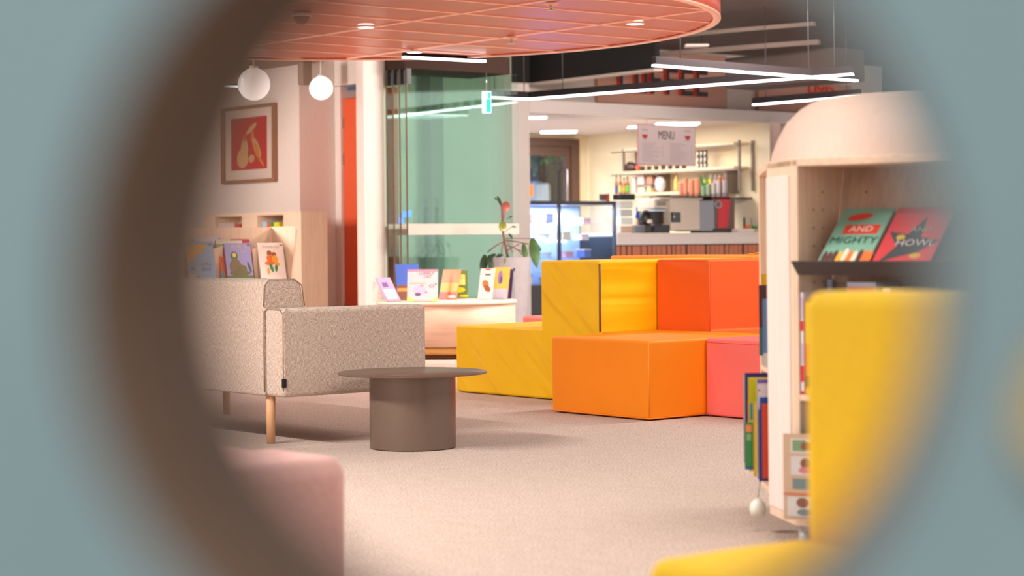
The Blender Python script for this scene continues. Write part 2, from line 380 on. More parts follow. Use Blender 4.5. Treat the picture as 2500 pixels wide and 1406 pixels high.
# sign boards on the bulkhead
xs0, xs1 = lx(Q, 1460, .12), lx(Q, 1776, .12)
M_sign = mat('sign_terracotta_board', (190, 140, 122), .6)
sb = thing('cafe_sign', 'terracotta sign board with black red-edged COFFEE lettering above the cafe', 'sign', (Q.x, Q.y, 0), TH)
box('board', (xs0, xs1, .10, .158, 2.60, 3.27), M_sign, sb, bevel=.004)
lx0, lx1 = lx(Q, 1512, .08), lx(Q, 1735, .08)
M_let = mat('letter_face_black', (36, 28, 28), .5); M_lets = mat('letter_side_red', (214, 62, 34), .5)
def block_letter(ch, x, w, z0, h, parent, yb=.096, dep=.05):
    t = w*.27; hb = h*.17; R_ = []
    if ch in 'CEFO': R_.append((0, t, 0, h))
    if ch in 'CEO': R_.append((t, w, 0, hb))
    if ch in 'CEFO': R_.append((t, w, h-hb, h))
    if ch in 'EF': R_.append((t, w*.85, h*.42, h*.42+hb))
    if ch == 'O': R_.append((w-t, w, hb, h-hb))
    if ch == 'C': R_ += [(w-t, w, hb, h*.3), (w-t, w, h*.7, h-hb)]
    bm = nb()
    for a, b_, c_, d_ in R_: bx(bm, x+a, x+b_, yb-dep, yb, z0+c_, z0+d_)
    me_o = obj('letter', bm, [M_let, M_lets], parent)
    for p in me_o.data.polygons: p.material_index = 0 if abs(p.normal.y) > .5 else 1
lw = (lx1-lx0)/6
for i, ch in enumerate('COFFEE'): block_letter(ch, lx0+i*lw, lw*.78, 2.735, .33, sb)
xs2, xs3 = lx(Q, 1852, .12), lx(Q, 2080, .12)
sb2 = thing('small_sign', 'second terracotta board with red letters, above the dome lamp', 'sign', (Q.x, Q.y, 0), TH)
box('board', (xs2, xs3, .10, .158, 2.60, 3.0), M_sign, sb2, bevel=.004)
text('letter', 'HYD', .26, M_lets, sb2, face_my(lx(Q, 2010, .09), .09, 2.86), extrude=.01, bold=.006)

# black upper fascia (a recess in the ceiling)
A0, A1, A2 = P(1202, 200, 26.3), P(1293, 201, 26.4), P(1600, 168, 24.1)
def fascia(name, a, b_, z0, z1, t, label):
    d_ = Vector((b_.x-a.x, b_.y-a.y)); bm = nb(); bx(bm, 0, d_.length, 0, t, z0, z1)
    return struct(name, bm, M_dark, label, 'bulkhead', loc=(a.x, a.y, 0), rz=math.atan2(d_.y, d_.x))
B1 = Pz(1293, 203, 2.78); B0 = Pz(1202, 200, 2.78); B2 = Pz(1600, 167, 2.78)
fascia('trim_3', B0, B1, 2.78, 3.3, .06, 'black ceiling bulkhead above the exit sign')
fascia('trim_4', B1, B2, 2.78, 3.3, .06, 'long black ceiling bulkhead in front of the cafe sign')
def fas2(a, b_):
    d_ = Vector((b_.x-a.x, b_.y-a.y)); bm = nb(); bx(bm, 0, d_.length, -.02, .10, 2.755, 2.78)
    return struct('trim_5', bm, M_ceil, 'pale trim strip along the foot of the black bulkhead', 'trim', loc=(a.x, a.y, 0), rz=math.atan2(d_.y, d_.x))
fas2(B0, B1); fas2(B1, B2)
# hanging pieces under the ceiling at the right
def rail(name, pa, pb, z, w, h, m, label, cat):
    a, b_ = Pz(*pa, z), Pz(*pb, z); d_ = Vector((b_.x-a.x, b_.y-a.y)); bm = nb(); bx(bm, 0, d_.length, -w/2, w/2, 0, h)
    return tag(obj(name, bm, m, loc=(a.x, a.y, z), rz=math.atan2(d_.y, d_.x)), label, cat)
rail('ceiling_track', (1605, 138), (2000, 108), 2.95, .06, .05, mat('track_taupe', (128, 112, 104), .6), 'pale lighting track under the dark ceiling behind the access point', 'track')
rail('ceiling_duct', (1640, 92), (1990, 62), 3.1, .05, .04, mat('track_taupe', (128, 112, 104), .6), 'thin pale conduit running along the dark ceiling to the right', 'conduit')
o = rail('ceiling_box', (1808, 219), (2075, 196), 2.62, .5, .34, M_brownceil, 'dark boxed duct hanging above the right lamp bars', 'duct')

# ============================================================ CEILING CLOUD
cz = 2.40; CC = Vector((-1.12, 13.35)); CR = 2.50
cl = thing('ceiling_disc', 'large round orange perforated metal ceiling disc with grid lines', 'ceiling panel', (CC.x, CC.y, 0), TH); 
M_perf = perf_mat('orange_perforated_metal', (206, 104, 66), (158, 68, 40))
M_rim = mat('orange_rim_metal', (226, 92, 62), .35, spec=.6)
M_bar = mat('salmon_grid_bar', (255, 204, 182), .4)
bm = nb(); lathe(bm, [(CR, cz-.012), (CR+.02, cz-.012), (CR+.02, cz+.17), (CR, cz+.17), (CR, cz-.012)], n=128); obj('rim', bm, M_rim, cl)
bm = nb(); lathe(bm, [(CR-.03, cz-.016), (CR+.021, cz-.016), (CR+.021, cz-.004), (CR-.03, cz-.004), (CR-.03, cz-.016)], n=128); obj('edge_strip', bm, M_bar, cl)
Oc = (CC.dot(D2), CC.dot(D1))    # disc centre in turned world coordinates
bxs = [7.85+1.18*k - Oc[0] for k in range(-4, 5)]; bys = [10.61+.53*k - Oc[1] for k in range(-9, 9)]
def clip(poly, R):
    out = []; n = len(poly)
    dense = []
    for i in range(n):
        a, b_ = Vector(poly[i]), Vector(poly[(i+1) % n])
        for k in range(12): dense.append(a.lerp(b_, k/12))
    for p in dense:
        out.append(p if p.length <= R else p*(R/p.length))
    return out
for i in range(len(bxs)-1):
    for j in range(len(bys)-1):
        x0, x1, y0, y1 = bxs[i]+.012, bxs[i+1]-.012, bys[j]+.012, bys[j+1]-.012
        # circle-clipped tile, skipped when outside
        nx = min(max(0, x0), x1); ny = min(max(0, y0), y1)
        if math.hypot(nx, ny) > CR-.06: continue
        pts = []
        N = 10
        def seg(a, b_): return [(a[0]+(b_[0]-a[0])*t/N, a[1]+(b_[1]-a[1])*t/N) for t in range(N)]
        loop = seg((x0, y0), (x1, y0))+seg((x1, y0), (x1, y1))+seg((x1, y1), (x0, y1))+seg((x0, y1), (x0, y0))
        # keep the tile inside by intersecting with a 96-gon
        poly = loop
        for k in range(48):
            a = 2*math.pi*(k+.5)/48; nxv, nyv, dd = math.cos(a), math.sin(a), CR-.012
            new = []
            for q in range(len(poly)):
                A_, B_ = poly[q], poly[(q+1) % len(poly)]
                da, db = A_[0]*nxv+A_[1]*nyv-dd, B_[0]*nxv+B_[1]*nyv-dd
                if da <= 0: new.append(A_)
                if da*db < 0:
                    t = da/(da-db); new.append((A_[0]+(B_[0]-A_[0])*t, A_[1]+(B_[1]-A_[1])*t))
            poly = new
            if len(poly) < 3: break
        if len(poly) < 3: continue
        bm = nb(); prism(bm, poly, cz, cz+.02); obj('panel', bm, M_perf, cl)
for x in bxs:
    if abs(x) < CR-.05:
        h = math.sqrt(CR*CR-x*x); box('grid_bar', (x-.017, x+.017, -h+.01, h-.01, cz-.007, cz+.012), M_bar, cl)
for y in bys:
    if abs(y) < CR-.05:
        h = math.sqrt(CR*CR-y*y); box('grid_bar', (-h+.01, h-.01, y-.0145, y+.0145, cz-.006, cz+.012), M_bar, cl)
box('top_sheet', (-1.7, 1.7, -1.7, 1.7, cz+.021, cz+.03), M_rim, cl)
for a in (0.6, 2.2, 3.8, 5.4):
    bm = nb(); tube(bm, [(1.9*math.cos(a), 1.9*math.sin(a), cz+.02), (1.9*math.cos(a), 1.9*math.sin(a), 3.3)], .008); obj('hanger_rod', bm, M_steel, cl)
# things on the disc
def downlight(px, py, lab, z=cz, r=.065):
    p = Pz(px, py, z-.016); t = thing('downlight', lab, 'ceiling light', (p.x, p.y, z-.018), 0, 'round downlights')
    bm = nb(); lathe(bm, [(0, 0), (r*.85, 0), (r*.85, .006)], n=24); obj('diffuser', bm, M_tube, t)
    l_ = bpy.data.lights.new('downlight_beam', 'SPOT'); l_.energy = 50; l_.color = WARM; l_.spot_size = math.radians(140); l_.spot_blend = .5; l_.shadow_soft_size = .05
    lo = bpy.data.objects.new('downlight_beam', l_); C.objects.link(lo); lo.parent = t; lo.location = (0, 0, -.02)
    bm = nb(); lathe(bm, [(r*.85, -.002), (r, -.002), (r, .012), (r*.85, .012), (r*.85, -.002)], n=24); obj('trim_ring', bm, M_white, t)
downlight(893, 66, 'round downlight in the orange disc near the dome camera')
downlight(1012, 127, 'round downlight in the orange disc just above the short lamp bar')
downlight(1551, 58, 'round downlight in the orange disc near its right tip')
def sprinkler(px, py, lab):
    p = Pz(px, py, cz-.03); t = thing('sprinkler', lab, 'sprinkler', (p.x, p.y, cz-.02), 0, 'sprinkler heads')
    bm = nb(); lathe(bm, [(0, .014), (.045, .012), (.045, .004), (.018, -.006), (0, -.006)], n=20); obj('rosette', bm, M_bar, t)
    bm = nb(); tube(bm, [(0, 0, 0), (0, 0, -.03)], .007); lathe(bm, [(0, -.03), (.03, -.03), (.03, -.034), (0, -.034)], n=14); obj('head', bm, M_steel, t)
sprinkler(1345, 16, 'sprinkler head hanging from the orange disc at the upper one')
sprinkler(1249, 98, 'sprinkler head hanging from the orange disc nearer its lower edge')
p = Pz(736, 36, cz-.02); t = thing('dome_camera', 'small domed camera under the left part of the orange disc', 'camera', (p.x, p.y, cz-.02))
bm = nb(); lathe(bm, [(0, .012), (.06, .012), (.07, 0), (.07, -.008), (.055, -.012)], n=24); obj('base', bm, M_white, t)
bm = nb(); lathe(bm, [(.052, -.010), (.045, -.04), (.025, -.058), (0, -.062)], n=24); obj('dome', bm, mat('smoked_dome', (150, 108, 90), .15), t)

# linear lamps
def bar_lamp(lab, pa, pb, z=2.32, w=.05, h=.075, hang=(0.12, .88), top=3.3):
    a, b_ = Pz(*pa, z), Pz(*pb, z); d_ = Vector((b_.x-a.x, b_.y-a.y)); L = d_.length
    t = thing('linear_lamp', lab, 'pendant lamp', (a.x, a.y, z), math.atan2(d_.y, d_.x), 'black linear lamps')
    box('housing', (0, L, -w/2, w/2, .012, h), mat('lamp_housing_black', (36, 31, 32), .9, spec=.08), t, bevel=.003)
    box('diffuser', (0, L, -w*.42, w*.42, -.004, .012), M_tube, t)
    for q in hang:
        bm = nb(); tube(bm, [(L*q, 0, h), (L*q, 0, top-z)], .004, 6); obj('cable', bm, M_dark2, t)
    return t
bar_lamp('short arm of the angled black lamp bar, right of the exit sign', (1196, 239), (1291, 243))
bar_lamp('long black lamp bar crossing in front of the coffee lettering', (1290, 243), (2082, 182))
bar_lamp('upper black lamp bar that crosses the long one at its right end', (1596, 161), (2092, 198), z=2.32)
bar_lamp('lamp bar partly hidden behind the dome of the bookcase', (1840, 257), (2100, 236), z=2.30)
bar_lamp('short white lamp bar tucked under the edge of the orange disc', (985, 141), (1183, 151), z=2.36, h=.05, top=3.3)
bar_lamp('thin lamp bar behind the large globe at far left', (470, 208), (600, 212), z=2.3, h=.03, top=2.66, w=.03)

# globes
def globe(px, py, dpx, Y, lab, top):
    c_ = P(px, py, Y); r = dpx/F*Y/2
    t = thing('globe_lamp', lab, 'pendant lamp', (c_.x, c_.y, c_.z), 0, 'globe pendants')
    bm = nb(); lathe(bm, [(r*math.sin(a)*1.0, -r*math.cos(a)) for a in [math.pi*k/20*.93 for k in range(21)]], n=40)
    obj('globe', bm, mat('opal_globe_glass', (250, 244, 240), .25, emit=((255, 244, 236), 1.0)), t, smooth=True)
    bm = nb(); lathe(bm, [(0, r*.99), (r*.3, r*.97), (r*.3, r*1.12), (0, r*1.14)], n=20); obj('cap', bm, M_white, t)
    bm = nb(); tube(bm, [(0, 0, r), (0, 0, top-c_.z)], .009, 8); obj('stem', bm, M_white, t)
globe(619, 205, 80, 15.9, 'large white globe pendant above the framed picture', 3.3)
globe(784, 215, 58, 18.6, 'smaller bright globe pendant left of the red door', 2.66)

# ceiling details at left: pale fan-coil box
p = P(745, 205, 18.9)
b_ = box('air_unit', (-.05, .06, -.03, .06, 2.44, 2.66), mat('taupe_unit', (150, 126, 112), .6), loc=(p.x, p.y, 0), rz=TH, bevel=.01); tag(b_, 'pale boxed air unit under the low ceiling beside the small globe', 'air unit')
# exit sign
p = P(1188, 250, 18.4)
es = thing('exit_sign', 'small lit green and white exit sign hanging beside the glass', 'sign', (p.x, p.y, p.z), 0)
box('case', (-.042, .042, -.02, .0, -.10, .10), em('exit_white', (190, 225, 240), .8), es, bevel=.003)
bm = nb(); bx(bm, -.004, .038, -.0215, -.02, -.092, .03); bx(bm, .012, .038, -.0215, -.02, .035, .09); obj('pictogram', bm, em('exit_green', (20, 150, 140), .9), es)
bm = nb(); tube(bm, [(0, 0, .10), (0, 0, 2.5-p.z)], .004, 6); obj('rod', bm, M_steel, es)
# wifi point
p = P(1700, 112, 21.5)
t = thing('wifi_point', 'flat white wireless access point under the dark ceiling right of the disc', 'access point', tuple(p), 0)
box('body', (-.13, .13, -.1, .1, -.015, .015), M_white, t, bevel=.012)
bm = nb(); tube(bm, [(0, 0, .01), (0, 0, 3.3-p.z)], .008); tube(bm, [(.06, 0, .01), (.06, 0, 3.3-p.z)], .006); obj('bracket', bm, M_dark2, t)

# ============================================================ FOAM BLOCKS
FO = Vector((.698, 10.25))
M_yel = crease_mat('yellow_vinyl', (255, 200, 0)); M_ora = mat('amber_orange_vinyl', (248, 140, 14), .5, noise=.02, nscale=3, spec=.35, bump=.06, bscale=3)
M_red = mat('red_orange_vinyl', (234, 100, 32), .5, noise=.02, nscale=3, spec=.35, bump=.05, bscale=3); M_pink = mat('coral_pink_vinyl', (246, 116, 106), .5, noise=.02, nscale=3, spec=.35)
def foam(name, lab, builder, m, seams=()):
    t = thing(name, lab, 'foam seat', (FO.x, FO.y, 0), TH, 'stepped foam seating blocks')
    bm = nb(); builder(bm); cu_ = obj('cushion', bm, m, t, bevel=.016, seg=4)
    for s in seams:
        bm = nb(); tube(bm, s, .0035, 6); obj('seam', bm, m, cu_)
    return t
ZL, ZT = .412, .818
foam('foam_block', 'large amber orange low foam block at the front of the seating', lambda bm: prism(bm, [(0, 0), (.955, 0), (.955, .95), (.52, .95), (.52, .775), (0, .775)], .004, ZL), M_ora,
     [[(-.002, -.002, .012), (-.002, .775, .012)], [(-.002, -.002, .012), (.40, -.002, .012)], [(.001, .001, .02), (.001, .001, ZL-.01)]])
foam('foam_block', 'red-orange stepped foam block in the middle right of the seating', lambda bm: prism(bm, [(0, .004), (.952, .004), (.952, ZT), (.519, ZT), (.519, ZL), (0, ZL)], .960, 1.75, 'x'), M_red,
     [[(.961, .52, ZL), (.961, .52, ZT-.01)], [(.96, .54, ZT-.004), (.96, .93, ZT-.004)]])
foam('foam_block', 'yellow stepped foam block with a creased cover and brown zip', lambda bm: prism(bm, [(.958, .004), (2.306, .004), (2.306, ZL+.004), (1.482, ZL+.004), (1.482, ZT), (.958, ZT)], .524, 1.75, 'x'), M_yel,
     [])
yb = [o_ for o_ in C.objects if o_.get('label', '').startswith('yellow stepped')][0]
bm = nb(); tube(bm, [(.5235, .957, ZL+.002), (.5225, .9565, .55), (.524, .957, .68), (.5225, .957, ZT-.02)], .0065, 6); obj('zip', bm, mat('brown_zip', (128, 92, 52), .5), yb)
foam('foam_block', 'coral pink low foam block at the right end of the seating', lambda bm: bx(bm, .405, 1.2, -.8, -.004, .004, ZL), M_pink,
     [[(.404, -.004, .012), (.404, -.8, .012)], [(.404, -.02, ZL-.02), (.404, -.8, ZL-.02)]])
foam('foam_block', 'tall orange foam block at the rear with a lifted seam', lambda bm: bx(bm, 1.76, 2.5, .955, 2.24, .004, .832), M_ora,
     [[(1.77, 1.0, .838), (1.9, 1.0, .852), (2.1, .98, .842)]])
foam('foam_block', 'small pink low foam block behind the yellow one by the planter', lambda bm: bx(bm, 1.76, 2.5, 2.26, 3.15, .004, .415), M_pink, [])

# ============================================================ SOFA
SO = Vector((-1.05, 9.10))
M_weave = weave_mat('oatmeal_weave', (162, 138, 124), (226, 206, 190))
M_seamd = mat('sofa_piping', (150, 122, 104), .9)
so = thing('sofa', 'oatmeal woven two-seat sofa seen from behind on wooden legs', 'sofa', (SO.x, SO.y, 0), TH)
zb = .225
bm = nb(); bx(bm, 0, .82, 0, .160, zb, .632); obj('armrest', bm, M_weave, so, bevel=.022, seg=4)
bm = nb(); bx(bm, 0, .82, 1.76, 1.92, zb, .632); obj('armrest', bm, M_weave, so, bevel=.022, seg=4)
bm = nb(); prism(bm, [(0, zb), (.29, zb), (.21, .735), (.185, .765), (.02, .765), (0, .745)], .163, 1.757, 'y'); obj('backrest', bm, M_weave, so, bevel=.018, seg=4)
box('seat_base', (.20, .80, .165, 1.755, zb, .36), M_weave, so, bevel=.012)
for a, c_ in ((.17, .958), (.962, 1.75)): box('seat_cushion', (.24, .83, a, c_, .36, .46), M_weave, so, bevel=.03, seg=4)
for x, y in ((.05, .19), (.74, .19), (.05, 1.73), (.74, 1.73)):
    bm = nb(); tube(bm, [(x, y, .0), (x, y, zb+.01)], .0195, 20, taper=1.15); obj('leg', bm, M_oak, so)
bm = nb()
tube(bm, [(-.001, .0, zb+.03), (-.003, -.003, .40), (-.001, -.001, .61), (.02, -.002, .633)], .0028, 6)
tube(bm, [(-.001, .1615, zb+.02), (-.003, .1615, .45), (-.001, .1615, .62)], .003, 6)
tube(bm, [(-.001, .01, .612), (-.001, .03, .632), (-.001, .13, .632), (-.001, .155, .615)], .0025, 6)
tube(bm, [(.0, .166, .64), (.004, .163, .735), (.03, .1625, .765), (.17, .1625, .765), (.21, .1625, .735), (.225, .163, .64)], .0028, 6)
obj('piping', bm, M_seamd, so)
box('care_tag', (-.010, .012, -.006, .001, .272, .312), M_black, so)

# ============================================================ COFFEE TABLE
p = Pz(1008.5, 1092, 0)
M_br = mat('taupe_powder_coat', (116, 98, 86), .36, metal=.35, noise=.02, spec=.5)
ct = thing('coffee_table', 'low round taupe metal coffee table with a drum base', 'coffee table', (p.x, p.y, 0))
bm = nb(); lathe(bm, [(0, .336), (.338, .336), (.341, .339), (.341, .342), (.338, .344), (0, .344)], n=96); obj('tabletop', bm, M_br, ct)
bm = nb(); lathe(bm, [(0, .004), (.196, .004), (.196, .336), (0, .336)], n=96); obj('drum_base', bm, M_br, ct)
for f in list(ct.children):
    e = f.modifiers.new('es', 'EDGE_SPLIT'); e.split_angle = math.radians(40)

# ============================================================ FOREGROUND SEATS
M_rose = mat('rose_wool', (212, 166, 160), .9, noise=.04, nscale=60, bump=.1, bscale=400)
PO = Vector((-.582, 4.85))
t = thing('bench_module', 'nearest rose pink padded bench at the lower left corner', 'bench', (PO.x, PO.y, 0), TH, 'rose pink bench modules')
box('seat', (-1.1, .0, -.33, -.005, .02, .440), M_rose, t, bevel=.05, seg=6); box('plinth', (-1.05, -.08, -.27, -.06, 0, .03), M_black, t)
t = thing('bench_module', 'rose pink padded bench behind the nearest one at lower left', 'bench', (PO.x, PO.y, 0), TH, 'rose pink bench modules')
box('seat', (-1.1, .0, .005, .9, .02, .432), M_rose, t, bevel=.05, seg=6); box('plinth', (-1.05, -.08, .06, .85, 0, .03), M_black, t)
M_yw = mat('yellow_wool', (255, 208, 40), .85, noise=.03, nscale=60, bump=.08, bscale=400)
YO = Vector((.200, 3.12))
t = thing('lounge_seat', 'yellow high-backed lounge seat at the lower right foreground', 'seat', (YO.x, YO.y, 0), TH)
box('seat', (0, .36, -.36, 0, .05, .432), M_yw, t, bevel=.03, seg=5)
box('backrest', (.365, .56, -.36, 0, .05, .842), M_yw, t, bevel=.03, seg=5)
for a, c_ in ((.05, -.05), (.5, -.05), (.05, -.31), (.5, -.31)): 
    bm = nb(); tube(bm, [(a, c_, 0), (a, c_, .055)], .018, 12); obj('leg', bm, M_black, t)

# ============================================================ BOOKS
def art(bm_list, name, parent, mats): return obj(name, bm_list, mats, parent)
def ellipse(bm, cx, cy, rx, rz_, y, mi, rot=0., n=14):
    vs2 = []
    for i in range(n):
        a = 2*math.pi*i/n; x, z = rx*math.cos(a), rz_*math.sin(a)
        vs2.append(bm.verts.new((cx+x*math.cos(rot)-z*math.sin(rot), y, cy+x*math.sin(rot)+z*math.cos(rot))))
    bm.faces.new(vs2).material_index = mi
def quad(bm, x0, x1, z0, z1, y, mi):
    bm.faces.new([bm.verts.new(p_) for p_ in ((x0, y, z0), (x1, y, z0), (x1, y, z1), (x0, y, z1))]).material_index = mi
def poly(bm, pts, y, mi): bm.faces.new([bm.verts.new((a, y, b2)) for a, b2 in pts]).material_index = mi
def fbook(lab, M, w, h, t, cover, cols, shapes, titles=(), group='picture books', name='picture_book'):
    """face-out book: front faces local -y, stands on z=0, x centred; shapes in 0..1 cover units"""
    r = thing(name, lab, 'book', M=M, group=group)
    bm = nb(); bx(bm, -w/2, w/2, 0, .0018, 0, h); bx(bm, -w/2, w/2, t-.0018, t, 0, h); bx(bm, -w/2, -w/2+.0018, .0018, t-.0018, 0, h)
    cov = obj('cover', bm, flat(cover, .35), r)
    box('pages', (-w/2+.002, w/2-.004, .002, t-.002, .003, h-.003), M_pages, r)
    if shapes:
        bm = nb()
        for k, s in enumerate(shapes):
            y = -.0003-.00012*k
            if s[0] == 'e': ellipse(bm, (s[1]-.5)*w, s[2]*h, s[3]*w, s[4]*h, y, s[5], s[6] if len(s) > 6 else 0)
            elif s[0] == 'q': quad(bm, (s[1]-.5)*w, (s[2]-.5)*w, s[3]*h, s[4]*h, y, s[5])
            elif s[0] == 'p': poly(bm, [((a-.5)*w, b2*h) for a, b2 in s[1]], y, s[2])
        # flat print: keep it a plane facing outwards
        me = bpy.data.meshes.new('cover_art'); bm.to_mesh(me); bm.free()
        for c_ in cols: me.materials.append(flat(c_, .4))
        o_ = bpy.data.objects.new('cover_art', me); C.objects.link(o_); o_.parent = cov; o_['kind'] = 'stuff'
    for (tx, x, z, sz, c_) in titles:
        text('title', tx, sz, flat(c_), cov, face_my((x-.5)*w, -.0016, z*h), extrude=.0002)
    return r
def Mloc(O, x, y, z, rz=0., tilt=0., frame=TH):
    p_ = w2(O, x, y) if frame is not None else Vector((x, y))
    return Matrix.Translation((p_.x, p_.y, z)) @ Matrix.Rotation((frame or 0)+rz, 4, 'Z') @ Matrix.Rotation(-tilt, 4, 'X')

# ---- birch kids' browser behind the sofa (runs along local x, faces -y)
BO = w2(P(728, 600, 15.0).to_2d(), 0, 0)
bz = thing('book_browser', 'low birch picture-book browser with tilted pockets behind the sofa', 'bookcase', (BO.x, BO.y, 0), TH)
xl = -1.15
prof_b = [(.10, 0), (.36, 0), (.36, 1.062), (.03, 1.062), (.008, 1.055), (.0, 1.03), (.075, .66)]
bm = nb(); prism(bm, prof_b, -.02, 0, 'x'); obj('side_panel', bm, M_birch, bz, bevel=.003)
bm = nb(); prism(bm, prof_b, xl-.02, xl, 'x'); obj('side_panel', bm, M_birch, bz, bevel=.003)
box('back_panel', (xl, -.02, .335, .355, 0, 1.058), M_birch, bz)
box('shelf', (xl, -.02, .08, .335, .635, .655), M_birchx, bz, bevel=.002)
box('shelf', (xl, -.02, .10, .335, .28, .30), M_birchx, bz, bevel=.002)
for px in (530, 634, 450):
    x = lx(BO, px, .15)
    bm = nb(); prism(bm, [(x-.035, .655), (x+.035, .655), (x+.058, .92), (x-.058, .89)], .165, .18, 'y'); obj('divider_post', bm, M_birch, bz)
box('base', (xl, -.02, .12, .335, 0, .04), M_birchx, bz)
def bb(lab, x, y, z, w, h, cover, cols, sh, ti=(), tilt=.2, rz=0., t=.012): fbook(lab, Mloc(BO, x, y+.265, z, rz, tilt), w, h, t, cover, cols, sh, ti, 'picture books in the browser')
xb = lambda px, y=.11: lx(BO, px, y)
bb('white picture book with two dancing children, rightmost in the browser', xb(668), -.16, .66, .225, .285, (238, 226, 214), [(230, 120, 40), (60, 140, 80), (240, 170, 60), (160, 90, 60), (214, 60, 50)],
   [('e', .42, .72, .10, .08, 3), ('e', .6, .68, .09, .07, 3), ('e', .42, .58, .13, .10, 0), ('e', .62, .55, .12, .12, 2), ('e', .40, .45, .2, .06, 0), ('e', .45, .33, .06, .13, 1, .3), ('e', .64, .33, .06, .12, 1, -.2), ('e', .32, .24, .05, .10, 2), ('q', .03, .2, .02, .05, 4), ('e', .72, .42, .07, .05, 2)],
   [('C U D D L E S', .5, .88, .024, (150, 130, 120)), ('W', .92, .93, .026, (60, 50, 50))])
bb('lavender book with a mossy creature on a rock, middle of the browser', xb(587), -.16, .66, .225, .285, (158, 152, 200), [(110, 104, 62), (92, 122, 60), (126, 108, 74), (70, 100, 84), (220, 200, 130)],
   [('q', 0, 1, 0, .14, 1), ('e', .35, .35, .24, .24, 2), ('e', .33, .66, .15, .12, 1), ('e', .34, .68, .07, .06, 4), ('e', .58, .3, .2, .12, 0), ('e', .5, .2, .4, .08, 0), ('e', .88, .35, .05, .16, 3, .3)],
   [('ECHIDNA', .55, .90, .032, (214, 200, 170)), ('TALE', .62, .78, .03, (214, 200, 190)), ('W', .93, .94, .026, (40, 40, 60))])
bb('pale blue book with an orange sun, leftmost in the browser', xb(493), -.16, .66, .235, .30, (148, 172, 196), [(222, 168, 74), (206, 178, 160), (120, 140, 110), (110, 128, 150)],
   [('p', [(0, .92), (.75, .93), (.8, .86), (.55, .8), (.62, .7), (.35, .68), (.3, .55), (.1, .5), (0, .42)], 0), ('p', [(0, .25), (.2, .18), (.45, .1), (.6, 0), (0, 0)], 1), ('e', .18, .32, .08, .05, 2), ('e', .35, .12, .06, .04, 2)],
   [('LITTLE', .68, .42, .034, (120, 138, 158)), ('BEAR', .68, .30, .036, (120, 138, 158)), ('W', .9, .92, .026, (70, 80, 90))])
bb('green backed book peeping out behind the lavender one', xb(583), -.07, .66, .23, .305, (150, 170, 110), [(214, 204, 180)], [('q', 0, 1, .92, 1, 0)])
bb('grey white book standing behind the blue sun book', xb(538), -.03, .66, .24, .335, (206, 198, 200), [(120, 100, 90), (86, 150, 150), (200, 90, 60)], [('e', .2, .7, .08, .14, 0), ('q', .35, .5, .2, .85, 1), ('q', .55, .68, .2, .85, 2)], [('N', .92, .96, .02, (60, 60, 60))])
bb('red spined book behind the right divider', xb(618), -.03, .66, .16, .315, (176, 60, 60), [(226, 216, 214), (80, 70, 130)], [('q', 0, 1, 0, .86, 0), ('q', .3, .8, .6, .78, 1)])
bb('orange picture book leaning at the left of the lavender one', xb(553), -.135, .66, .06, .25, (226, 112, 62), [(90, 160, 160)], [('q', 0, .4, 0, .3, 0)], rz=.1)
bb('light blue thin book behind the white dancing book', xb(678), -.125, .66, .23, .27, (160, 196, 200), [(200, 210, 206)], [('q', 0, 1, .3, .5, 0)])

# ---- tall wall shelf behind, against the wall
LO = w2(Wc, -.31, .02)
wsz = 1.236
x_r, x_l = 0.0, ly(LO, 494, 0.)
ws = thing('wall_shelf', 'birch cubby shelf against the wall under the framed picture', 'shelf', (LO.x, LO.y, 0), TH)
def yv(px): return ly(LO, px, 0.)
ym1, ym2 = yv(690), yv(628); yc1, yc2 = yv(592), yv(526)
box('frame_panel', (0, .30, ly(LO, 735, 0), yv(692), 0, wsz), M_birch, ws, bevel=.003)
box('frame_panel', (0, .30, yv(628), yv(590), 0, wsz), M_birch, ws, bevel=.003)
box('frame_panel', (0, .30, yv(524), yv(495), 0, wsz), M_birch, ws, bevel=.003)
for a, c_ in ((yv(692), yv(628)), (yv(590), yv(524))):
    box('top_board', (0, .30, a, c_, wsz-.03, wsz), M_birchx, ws)
    box('back_board', (.28, .30, a, c_, 0, wsz-.03), M_birch, ws)
    for z in (.96, .64, .32): box('shelf', (0, .28, a, c_, z, z+.02), M_birchx, ws)
